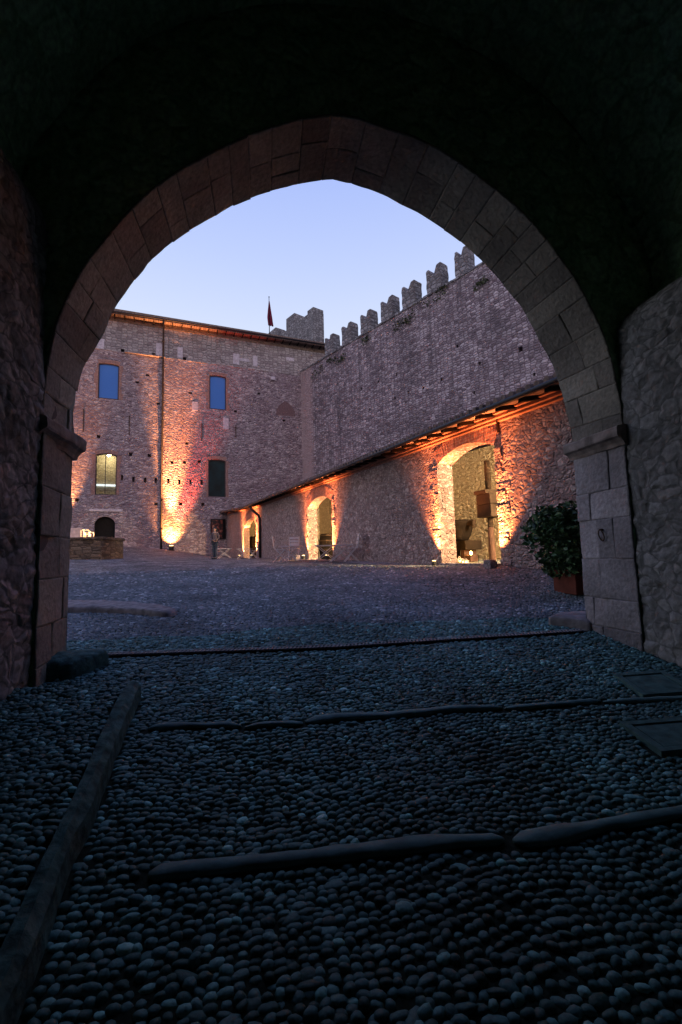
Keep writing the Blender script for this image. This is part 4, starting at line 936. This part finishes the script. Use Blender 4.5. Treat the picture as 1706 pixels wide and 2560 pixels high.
# ================================================================== LOW WALL, LANTERNS, FOLDED CHAIRS (left)
pl_ = aty(256, 1380, 22.); LW = Fr((pl_[0], pl_[1]), (1., .0))
lw = empty('low_wall', (pl_[0], pl_[1], 0), 0, 'low brown rubble wall with a dark capstone, left of the hall door', 'wall')
zt_ = aty(200, 1343, 22.)[2]; mb = MB()
mb.bev(-6, 0, 0, 2.2, -.5, zt_-.14, .06, jit=.04); mb.build('masonry', 'lowwall', lw)
mb = MB(); mb.bev(-6, .04, -.05, 2.25, zt_-.137, zt_, .025, jit=.02); mb.build('capstone', 'lowwall', lw)
def lantern(x, y, z, w_, hh_, label, group='candle lanterns', frame='metalw', es=None, parent_fr=None, rz=0.):
    r = empty('lantern', (x, y, z), rz, label, 'lantern', group); a = w_/2; mb = MB()
    for sx in (-1, 1):
        for sy in (-1, 1): mb.box(sx*a-.012, sx*a+.012, sy*a-.012, sy*a+.012, .02, hh_*.8)
    mb.box(-a-.02, a+.02, -a-.02, a+.02, 0, .025); mb.box(-a-.025, a+.025, -a-.025, a+.025, hh_*.8, hh_*.84)
    mb.add([(-a,-a,hh_*.841),(a,-a,hh_*.841),(a,a,hh_*.841),(-a,a,hh_*.841),(0,0,hh_*.95)], [(0,1,4),(1,2,4),(2,3,4),(3,0,4)])
    mb.tube([(.03*math.cos(t), 0, hh_*.96+.03*math.sin(t)) for t in np.linspace(0, 2*math.pi, 13)], .006, 5, False); mb.build('cage', frame, r)
    c = MB(); c.lathe([(min(.045,w_*.3),.026),(min(.045,w_*.3),hh_*.34),(.03,hh_*.36),(.008,hh_*.35)], 12); cd = c.build('candle', 'wax', r, True)
    c = MB(); c.lathe([(.004,hh_*.36),(.02,hh_*.40),(.018,hh_*.44),(.003,hh_*.52)], 8); c.build('flame', 'flame', cd, True)
    return r
def pt(name, loc, col, e, rad=.03, parent=None, spread=None):
    l = bpy.data.lights.new(name, 'POINT'); l.energy = e; l.color = col; l.shadow_soft_size = rad; o = bpy.data.objects.new(name, l); COL.objects.link(o); o.location = loc
    if parent: o.parent = parent
    return o
p1 = aty(212.5, 1343, 22.4); p2 = aty(226, 1343, 22.4)
a_ = lantern(p1[0], p1[1], zt_, .26, .46, 'taller glowing candle lantern on the low brown wall'); pt('candle_light', (0,0,.22), (1,.55,.18), 25, .05, a_)
b_ = lantern(p2[0], p2[1], zt_, .22, .30, 'shorter glowing candle lantern on the low brown wall, right of the taller one'); pt('candle_light', (0,0,.15), (1,.55,.18), 18, .05, b_)
q0 = aty(196, 1343, 23.6); z1_ = aty(196, 1320, 23.6)[2]
mb = MB(); mb.bev(-1.8, .22, -.12, .12, -.3, z1_-h(q0[0], q0[1]), .02); o = mb.build('pale_parapet', 'white'); o.location = (q0[0], q0[1], h(q0[0], q0[1])); tag(o, 'pale rendered parapet behind the two lanterns', 'wall')

# ------------------------------------------------------------------ folding furniture
def rod(mb, a, b, r=.012): mb.tube([a, b], r, 6)
def make_table(hh_=.58, w_=.78):
    r = empty('folding_table', (0,0,0)); mb = MB(); mb.bev(-w_/2, w_/2, -w_/2, w_/2, hh_-.03, hh_, .008); mb.build('tabletop', 'metalw', r)
    for s in (-1, 1):
        for a, b in (((-w_*.48, s*w_*.42, 0), (w_*.4, s*w_*.42, hh_-.03)), ((w_*.48, s*w_*.38, 0), (-w_*.4, s*w_*.38, hh_-.03))): m_ = MB(); rod(m_, a, b, .014); m_.build('leg', 'metalw', r)
    m_ = MB(); rod(m_, (-w_*.42, -w_*.42, .04), (-w_*.42, w_*.42, .04), .01); m_.build('crossbar', 'metalw', r); m_ = MB(); rod(m_, (w_*.42, -w_*.38, .04), (w_*.42, w_*.38, .04), .01); m_.build('crossbar', 'metalw', r)
    return r
def make_chair(hh_=.98, folded=False):
    r = empty('folding_chair', (0,0,0)); m_ = MB(); zs = .46; w_ = .2
    for s in (-1, 1):
        m_ = MB()
        if folded: rod(m_, (.06, s*w_, 0), (-.02, s*w_, hh_), .02)
        else: m_.tube([(.26, s*w_, 0), (-.02, s*w_, .34), (-.2, s*w_, zs+.06), (-.27, s*w_, hh_)], .015, 6)
        m_.build('leg', 'metalw', r)
        m_ = MB()
        if folded: rod(m_, (-.04, s*(w_-.03), 0), (.05, s*(w_-.03), hh_*.6), .018)
        else: rod(m_, (-.24, s*(w_-.03), 0), (.2, s*(w_-.03), zs), .014)
        m_.build('leg', 'metalw', r)
    m_ = MB()
    if folded:
        for k_ in range(5): m_.bev(.055, .07, -w_+.03, w_-.03, .35+k_*.07, .40+k_*.07, .004)
    else:
        for k_ in range(5): m_.bev(-.19+k_*.085, -.12+k_*.085, -w_+.02, w_-.02, zs, zs+.018, .004)
    m_.build('seat', 'metalw', r)
    m_ = MB()
    for k_ in range(3):
        z = hh_-.06-k_*.13; xx = (-.27+.03*k_) if not folded else -.01; m_.bev(xx-.01, xx+.01, -w_+.02, w_-.02, z-.045, z+.045, .004)
    m_.build('backrest', 'metalw', r); return r
def put(o, px, Y, rz, label, cat, group, first, dz=0., py=1400):
    if not first: o = copy_tree(o)
    p = aty(px, py, Y); o.location = (p[0], p[1], h(p[0], p[1])+dz); o.rotation_euler = (0, 0, rz); o['label'] = label; o['category'] = cat; o['group'] = group; return o
tb = make_table(); gT, gC = 'folding tables set out along the range', 'folding chairs in the courtyard'
put(tb, 728, 17.6, -.15, 'pale folding table standing left of the middle lit doorway', 'table', gT, True)
put(tb, 816, 17.0, -.12, 'pale folding table standing in front of the middle lit doorway', 'table', gT, False)
put(tb, 852, 16.4, .1, 'pale folding table just right of the middle lit doorway, beside the chair', 'table', gT, False)
put(tb, 562, 27.5, .1, 'pale folding table between the standing person and the farthest lit doorway', 'table', gT, False)
put(tb, 612, 27., .0, 'pale folding table in front of the farthest lit doorway', 'table', gT, False)
ch = make_chair()
put(ch, 880, 15.9, math.pi+.1, 'pale folding chair right of the tables by the middle lit doorway', 'chair', gC, True)
put(ch, 735, 18.7, math.pi/2*-1, 'pale folding chair behind the table left of the middle lit doorway', 'chair', gC, False)
put(ch, 700, 17.2, .1, 'pale folding chair at the left end of the table left of the middle doorway', 'chair', gC, False)
put(ch, 634, 26.3, math.pi, 'pale folding chair right of the table before the farthest lit doorway', 'chair', gC, False)
fc = make_chair(.98, True); gF = 'folded chairs leaning behind the low wall'
for i, (px, lab) in enumerate(((246, 'folded chair leaning behind the low wall, leftmost of the three'), (255, 'folded chair leaning behind the low wall, middle of the three'), (261, 'folded chair leaning behind the low wall, rightmost of the three'))):
    o = put(fc, px, 24.4, 0, lab, 'chair', gF, i == 0, .1, 1375); o.rotation_euler = (0, .38, -.1)

# ================================================================== PERSON
def person(loc, rz):
    r = empty('person', loc, rz, 'dark-haired person standing in a grey top and dark jeans, hands held in front', 'person')
    J = {'pel':(0,0,.93),'waist':(0,.01,1.06),'chest':(0,0,1.28),'neck':(0,0,1.45),'nk2':(0,-.01,1.52),'head':(0,-.02,1.62),'top':(0,-.01,1.70),
         'hl':(-.09,0,.88),'kl':(-.09,-.03,.50),'al':(-.07,.02,.09),'tl':(-.08,-.13,.03),'hr':(.09,0,.88),'kr':(.06,-.04,.50),'ar':(.04,.0,.09),'tr':(.05,-.16,.03),
         'sl':(-.17,.01,1.40),'el':(-.24,.02,1.13),'wl':(-.07,-.20,1.02),'pl':(-.02,-.24,1.0),'sr':(.17,.01,1.40),'er':(.24,.02,1.13),'wr':(.07,-.20,1.03),'pr':(.02,-.24,1.01)}
    E_ = [('pel','waist'),('waist','chest'),('chest','neck'),('neck','nk2'),('nk2','head'),('head','top'),('pel','hl'),('hl','kl'),('kl','al'),('al','tl'),('pel','hr'),('hr','kr'),('kr','ar'),('ar','tr'),('neck','sl'),('sl','el'),('el','wl'),('wl','pl'),('neck','sr'),('sr','er'),('er','wr'),('wr','pr')]
    R = {'pel':.135,'waist':.12,'chest':.14,'neck':.07,'nk2':.052,'head':.088,'top':.07,'hl':.085,'kl':.058,'al':.04,'tl':.035,'hr':.085,'kr':.058,'ar':.04,'tr':.035,'sl':.062,'el':.042,'wl':.03,'pl':.03,'sr':.062,'er':.042,'wr':.03,'pr':.03}
    def skinned(name, keys, mat, grow=1., par=None, over={}):
        ks = list(keys); bm = bmesh.new(); sk = bm.verts.layers.skin.verify(); vs = {}
        for k_ in ks:
            q = bm.verts.new(J[k_]); rr_ = over.get(k_, R[k_])*grow; q[sk].radius = (rr_, rr_*(.75 if k_ in ('pel','waist','chest') else 1)); vs[k_] = q
        for a, b in E_:
            if a in vs and b in vs: bm.edges.new((vs[a], vs[b]))
        vs[ks[0]][sk].use_root = True
        me = bpy.data.meshes.new(name); bm.to_mesh(me); bm.free(); o = bpy.data.objects.new(name, me); COL.objects.link(o); me.materials.append(M[mat]); o.parent = par or r
        o.modifiers.new('skin', 'SKIN').use_smooth_shade = True; s = o.modifiers.new('sub', 'SUBSURF'); s.levels = s.render_levels = 2; return o
    body = skinned('body', J.keys(), 'skin', .92)
    skinned('top', ['chest','waist','pel','neck','sl','el','wl','sr','er','wr'], 'shirt', 1.08, None, {'wl':.036,'wr':.036,'neck':.075,'pel':.14})
    skinned('jeans', ['pel','hl','kl','al','hr','kr','ar'], 'jeans', 1.12, None, {'al':.055,'ar':.055,'pel':.12})
    for s in ((-.08,-.05),(.05,-.07)): m_ = MB(); m_.bev(s[0]-.045, s[0]+.045, s[1]-.12, s[1]+.12, 0, .08, .03); m_.build('shoe', 'shoe', r)
    m_ = MB(); m_.lathe([(.02,1.76),(.07,1.75),(.11,1.69),(.125,1.6),(.13,1.5),(.14,1.42),(.10,1.40)], 14, (0,.03,0)); hr = m_.build('hair', 'hair', r, True)
    for q in hr.data.vertices:
        if q.co.y < -.03 and q.co.z < 1.68: q.co.y = -.03+(q.co.y+.03)*.15
    m_ = MB(); m_.lathe([(.006,-.02),(.012,0),(.006,.02)], 6, (0,-.115,1.60)); m_.build('nose', 'skin', r, True)
    for s in (-1, 1): m_ = MB(); m_.lathe([(.002,-.008),(.009,0),(.002,.008)], 6, (s*.03,-.10,1.63)); m_.build('eye', 'hair', r, True)
    m_ = MB(); m_.box(-.022,.022,-.108,-.095,1.558,1.566); m_.build('mouth', 'redwood', r)
    for s in (-1, 1):                                              # hands with separate fingers
        for k_ in range(4): m_ = MB(); m_.tube([(s*(.025+.004*k_), -.235, 1.025-.018*k_), (s*-.02, -.262, 1.03-.018*k_), (s*-.05, -.25, 1.02-.018*k_)], [.009,.008,.006], 6); m_.build('finger', 'skin', body, True)
        m_ = MB(); m_.tube([(s*.03, -.22, 1.03), (s*.005, -.25, 1.055), (s*-.02, -.255, 1.05)], [.011,.009,.007], 6); m_.build('thumb', 'skin', body, True)
    bg_ = MB(); bg_.bev(-.07, .07, -.29, -.25, .86, 1.0, .015); bg_.tube([(-.05,-.27,.99),(-.04,-.28,1.03),(.04,-.28,1.03),(.05,-.27,.99)], .008, 6); b = bg_.build('handbag', 'bag'); b.location = loc; b.rotation_euler = (0,0,rz)
    tag(b, 'small black bag held in front by the standing person', 'bag'); return r
pp = aty(538, 1397, 25.); person((pp[0], pp[1], h(pp[0], pp[1])), -.25)

# ================================================================== DOORWAY PROPS
def rbl(px, py, n): x, z = RB.loc(px, py, n); return x, z
# wine press: post, screw, beam, plinth
n_ = 1.25
xc_, _ = rbl(1229, 1350, n_); zf = zat(RB, xc_, n_)
pr_ = empty('wine_press', RB.w(xc_, n_, zf), RB.ang, 'tall old wooden wine press with a threaded screw, inside the nearest lit doorway', 'wine press')
def Z(py, px=1223): return RB.loc(px, py, n_)[1]-zf
wpx = abs(RB.loc(1232, 1350, n_)[0]-RB.loc(1215, 1350, n_)[0])/2*.62
print('press', xc_, n_, zf, Z(1149), Z(1228), Z(1294), wpx)
r0 = .085
mb = MB(); mb.lathe([(r0*1.08,-.05),(r0*1.05,.1),(r0*.98,Z(1320)*.6),(r0*.86,Z(1318))], 16); mb.build('post', 'woodlight', pr_, True)
mb = MB(); prof = []; z = Z(1318)
while z < Z(1294)+.02: prof += [(r0*.75, z), (r0*.95, z+.02), (r0*.75, z+.04)]; z += .042
mb.lathe(prof, 16); mb.build('neck_thread', 'wood', pr_)
mb = MB(); mb.bev(-.24, .30, -.22, .24, Z(1294), Z(1262)-.004, .02, jit=.01); mb.bev(-.24, .30, -.225, .24, Z(1262), Z(1236), .02, jit=.01); mb.build('beam', 'wood', pr_)
mb = MB(); mb.bev(-.27, .2, -.27, .2, Z(1236)+.003, Z(1226), .02, jit=.01); mb.build('beam_cap', 'wood', pr_)
mb = MB(); prof = []; z = Z(1226)
while z < Z(1150): prof += [(.066, z), (.088, z+.018), (.066, z+.036)]; z += .038
mb.lathe(prof, 16); mb.build('screw', 'wood', pr_)
# vat on a block
n_ = 1.9; xv, _ = rbl(1150, 1340, n_); zf2 = zat(RB, xv, n_)
def Z2(py): return RB.loc(1160, py, n_)[1]-zf2
va = empty('stone_vat', RB.w(xv, n_, zf2+Z2(1351)), RB.ang, 'dark tapering vat with a lip, standing on a dark block inside the nearest lit doorway', 'vat')
hv = Z2(1300)-Z2(1351); s_ = hv/.5
mb = MB(); mb.lathe([(.2*s_,0),(.27*s_,.12*s_),(.36*s_,.38*s_),(.40*s_,.44*s_),(.40*s_,.5*s_),(.35*s_,.5*s_),(.3*s_,.3*s_),(.02,.28*s_)], 24); mb.build('bowl', 'wooddark', va, True)
mb = MB(); mb.bev(.34*s_, .56*s_, -.06, .06, .34*s_, .46*s_, .02); mb.lathe([(.05,.28*s_),(.07,.36*s_),(.05,.47*s_)], 10, (.55*s_,0,0)); mb.build('spout', 'wood', va)
bl = empty('plinth', RB.w(xv, n_, zf2), RB.ang, 'dark wooden plinth carrying the vat inside the nearest lit doorway', 'plinth')
mb = MB(); mb.bev(-.45*s_, .52*s_, -.3, .3, Z2(1375), Z2(1352), .015); mb.build('slab', 'wooddark', bl)
for sx in (-.32, .3): mb = MB(); mb.bev(sx*s_-.09, sx*s_+.09, -.22, .22, 0, Z2(1375)-.002, .015); mb.build('leg', 'woodlight', bl)
cx_, cz_ = rbl(1178, 1382, 1.5); zc = zat(RB, cx_, 1.5)
cs = empty('candle_stand', RB.w(cx_, 1.5, zc), RB.ang, 'single bright candle on a stone stand beneath the vat', 'candle')
mb = MB(); mb.bev(-.13, .13, -.13, .13, 0, cz_-zc-.06, .02, jit=.01); mb.build('stand', 'woodlight', cs); mb = MB(); mb.lathe([(.025,cz_-zc-.058),(.032,cz_-zc-.01),(.03,cz_-zc+.03),(.006,cz_-zc+.05)], 10); mb.build('candle', 'flame', cs, True)
for i, px in enumerate((1150, 1158, 1166)):
    lx_, lz_ = rbl(px, 1408, .75); zl = zat(RB, lx_, .75); hh_ = (.16, .10, .10)[i]
    lantern(*RB.w(lx_, .75, zl), .08, hh_, ('small lit lantern on the doorway floor below the vat, the tallest of three', 'small lit lantern on the doorway floor, middle of the three', 'small lit lantern on the doorway floor, nearest the candle stand')[i], 'candle lanterns on the doorway floor', 'metalw')
# cask and shelf in the middle doorway, wall post in the far one
xk, zk = rbl(822, 1375, 2.0); zk0 = zat(RB, xk, 2.0)
cask = empty('cask', RB.w(xk, 2.0, zk0), RB.ang, 'dark upright wooden cask inside the middle lit doorway', 'cask')
mb = MB(); mb.lathe([(.42,0),(.5,.4),(.52,.7),(.5,1.0),(.42,1.35),(.40,1.33),(.0,1.32)], 20); mb.build('staves', 'wooddark', cask, True)
mb = MB()
for z, r_ in ((.12,.45),(.45,.515),(.95,.515),(1.24,.46)): mb.lathe([(r_,z),(r_+.01,z),(r_+.01,z+.06),(r_,z+.06)], 20)
mb.build('hoops', 'iron', cask)
xk, zk = rbl(806, 1317, 4.7); o = MB().bev(-.7, .7, -.2, .1, 0, .12, .02).build('wall_shelf', 'wooddark'); o.location = RB.w(xk, 4.7, zk); o.rotation_euler = (0,0,RB.ang); tag(o, 'short dark shelf high on the back wall inside the middle doorway', 'shelf')
xk, _ = rbl(633, 1360, 2.); zk0 = zat(RB, xk, 2.); o = MB().bev(-.9, .5, -.2, .5, 0, 2.1, .03).build('cupboard', 'wood'); o.location = RB.w(xk, 2., zk0); o.rotation_euler = (0,0,RB.ang); tag(o, 'tall brown wooden cupboard inside the farthest lit doorway', 'cupboard')

# ================================================================== PLANTS
def leaves(name, centers, n, size, mat, parent=None):
    mb = MB(); V = []; Fc = []; Rr = []
    for i in range(n):
        c, rad = random.choice(centers); 
        while True:
            d = Vector((random.uniform(-1,1), random.uniform(-1,1), random.uniform(-1,1)))
            if .25 < d.length < 1: break
        d = d.normalized()*(d.length**.45)*random.choice((1, 1, 1, 1.18)); p = Vector(c)+Vector((d.x*rad[0], d.y*rad[1], d.z*rad[2]))
        if noise.noise(p*(5. if rad[0] < .5 else 3.))+.12 < 0 and random.random() < .88: continue
        u = Vector((random.gauss(0,1), random.gauss(0,1), random.gauss(0,.6)+.3)).normalized(); w = u.orthogonal().normalized(); w.rotate(Matrix.Rotation(random.uniform(0, 6.28), 3, u))
        L_ = size*random.uniform(.6, 1.3); Wd = L_*.34; nn = u.cross(w); k_ = len(V)
        V += [tuple(p), tuple(p+u*L_*.5+w*Wd+nn*.1*L_), tuple(p+u*L_), tuple(p+u*L_*.5-w*Wd+nn*.1*L_)]; Fc += [(k_,k_+1,k_+2),(k_,k_+2,k_+3)]; r_ = random.random(); Rr += [r_]*4
    o = mesh(name, V, Fc, mat, parent); a = o.data.attributes.new('rnd', 'FLOAT', 'POINT'); a.data.foreach_set('value', np.array(Rr, 'f')); return o
Yp = 6.75; pb_ = aty(1437, 1488, Yp); zb = h(pb_[0], pb_[1]); print('pot', pb_, zb)
s_ = Yp/F
pot = empty('potted_bush', (pb_[0]+.02, pb_[1], zb), .1, 'leafy dark green bush in a square terracotta pot beside the right arch jamb', 'potted plant')
hp = (1488-1432)*s_*1.05
mb = MB(); mb.bev(-.17, .40, -.28, .28, 0, hp-.05, .015); mb.bev(-.19, .42, -.30, .30, hp-.048, hp, .012); mb.build('pot', 'terracotta', pot)
cs_ = []
def bc(px, py, rx, rz): p = aty(px, py, Yp); return ((p[0]-pot.location.x, random.uniform(-.1, .1), p[2]-zb), (rx*s_, .42, rz*s_))
cs_ = [bc(1395,1335,62,55), bc(1430,1300,62,42), bc(1365,1330,38,48), bc(1400,1385,52,42), bc(1450,1360,60,65), bc(1415,1420,36,22), bc(1385,1290,30,26), bc(1480,1320,50,50)]
leaves('foliage', cs_, 6000, .085, 'leaf', pot)
mb = MB()
for i in range(16):
    c, rd = random.choice(cs_); a = Vector((.1+random.uniform(-.08, .12), random.uniform(-.08, .08), hp-.02)); b = Vector(c)+Vector((random.uniform(-.15,.15), random.uniform(-.2,.2), random.uniform(-.1,.15))); mid = (a+b)/2+Vector((random.uniform(-.05,.05), 0, .05)); mb.tube([a, mid, b], [.014,.009,.004], 6)
mb.build('stems', 'stem', pot, True)
for i, (a, b, r_) in enumerate(((1240,330,0),(620,440,1),(505,530,0),(300,620,0),(805,300,1),(1040,250,0))):
    pass
wl_ = [((830+0, 900), .5), ((1045,774), .75), ((1000,811), .55), ((920,845), .55), ((1118,720), .6), ((1212,700), .5), ((855,896), .4), ((800,925), .6)]
labs = ('below the coping at the third merlon gap', 'the largest tuft, under the middle merlons', 'small tuft left of the largest one', 'under the fourth merlon from the left', 'near the arch edge under the second highest merlon', 'highest tuft, close to the arch', 'small tuft under the leftmost merlons', 'hanging at the far end of the curtain wall')
for i, ((a, b), r_) in enumerate(wl_):
    x, z = UW.loc(a, b); o = empty('wall_weed', UW.w(x, -.05, z), UW.ang, 'weed tuft on the curtain wall, '+labs[i], 'weed', 'weed tufts on the curtain wall')
    leaves('foliage', [((random.uniform(-.8,.8)*r_*2, -.05, random.uniform(-.8,.4)*r_), (r_*.7, .10, r_*.38)) for _ in range(5)], 150, .17, 'weed', o); MB().tube([(0,.1,0),(0,-.15,.1)], .02, 5).build('stem', 'stem', o)

# ================================================================== LIGHTS that the photo shows
def spot(name, parent, loc, tgt, col, e, ang, blend=.8, rad=.04):
    l = bpy.data.lights.new(name, 'SPOT'); l.energy = e; l.color = col; l.spot_size = math.radians(ang); l.spot_blend = blend; l.shadow_soft_size = rad
    o = bpy.data.objects.new(name, l); COL.objects.link(o); o.parent = parent; o.location = loc
    d = Vector(tgt)-Vector(loc); o.rotation_euler = d.to_track_quat('-Z', 'Y').to_euler(); return o
def uplight(fr, x, y, label, group, tilt=.12, s=1.):
    z = zat(fr, x, y); r = empty('uplight', fr.w(x, y, z), fr.ang, label, 'floodlight', group)
    mb = MB(); mb.lathe([(.09*s,.05*s),(.10*s,.08*s),(.10*s,.2*s),(.085*s,.2*s),(.08*s,.17*s)], 14); mb.bev(-.13*s, .13*s, -.03*s, .03*s, 0, .05*s, .01); mb.build('housing', 'fixture', r)
    mb = MB(); mb.lathe([(.0,.203*s),(.085*s,.203*s),(.07*s,.225*s),(.0,.235*s)], 14); mb.build('lens', 'lens', r); return r
OR = (1., .25, .075)
gU = 'uplights at the doorway jambs'
UP = [(d1[0]-.05, -.36, 'left jamb of the farthest lit doorway', 20.), (d1[1]+.05, -.36, 'right jamb of the farthest lit doorway', 20.), (d2[0]+.02, -.27, 'left jamb of the middle lit doorway', 8.), (d2[1]+.0, -.27, 'right jamb of the middle lit doorway', 8.), (d3[0]-.0, -.24, 'left jamb of the nearest lit doorway', 6.5), (d3[1]+.04, -.24, 'right jamb of the nearest lit doorway', 6.5)]
for x, y, nm, e in UP:
    r = uplight(RB, x, y, 'small uplight on the ground at the '+nm, gU, s=.62 if x > 34 else .9)
    spot('spot_light', r, (0, 0, .25), (0, -y*.85, 3.2), OR, 520*e, 36, 1., .04)
    spot('spot_light', r, (0, 0, .25), (0, -y*.95, 1.2), (1., .28, .08), 170*e, 84, 1., .04)
LO = uplight(LB, -5.15, -.8, 'uplight on the ground at the foot of the hall wall by the downpipe', None, s=2.2)
spot('spot_light', LO, (0, 0, .55), (0., .75, 15), (1., .36, .12), 85000, 27, 1., .10)
spot('spot_light', LO, (0, 0, .55), (0, .8, 1.6), (1., .34, .09), 4600, 92, 1., .10)
spot('spot_light', LO, (.15, 0, .55), (1.5, .78, 7.), (1., .09, .05), 17000, 34, 1., .10)
L2 = uplight(LB, -13.9, -.8, 'uplight on the ground at the left part of the hall wall', None, s=2.)
spot('spot_light', L2, (0, 0, .52), (.4, .75, 11), (1., .36, .12), 15000, 36, 1., .10)
# lamps inside the range rooms
def room_lamp(x, y, e, label, col=(1., .68, .36)):
    z = 2.35; r = empty('room_lamp', RB.w(x, y, z), RB.ang, label, 'lamp', 'bulbs inside the range')
    mb = MB(); mb.lathe([(.01,.14),(.03,.12),(.03,.06),(.05,0),(.03,-.05),(.005,-.06)], 10); mb.build('bulb', 'wax', r, True); mb = MB(); mb.tube([(0,0,.14),(0,0,1.2)], .008, 5); mb.build('cord', 'pipe', r)
    pt('bulb_light', (0, 0, -.12), col, e, .08, r)
room_lamp(41.5, 2.2, 6500, 'bare bulb hanging inside the nearest doorway room'); room_lamp(30.8, 1.7, 5000, 'bare bulb hanging inside the middle doorway room'); room_lamp(16.6, 1.7, 4500, 'bare bulb hanging inside the farthest doorway room', (1,.6,.25))
pt('candle_light', (0, -.12, cz_-zc+.02), (1, .45, .1), 22, .03, cs)
pt('candle_light', RB.w(RB.loc(1158, 1404, .75)[0], .95, zat(RB, 36.8, .75)+.15), (1, .45, .1), 14, .05, None)
rl = empty('ceiling_lamp', LB.w(-10.7, 2.2, 10.6), LB.ang, 'ceiling lamp inside the lit lower window of the hall', 'lamp'); mb = MB(); mb.lathe([(.02,.25),(.15,.1),(.2,0),(.02,-.01)], 12); mb.build('shade', 'metalw', rl, True)
pt('lamp_light', (0, 0, -.3), (1., .85, .5), 130, .15, rl)
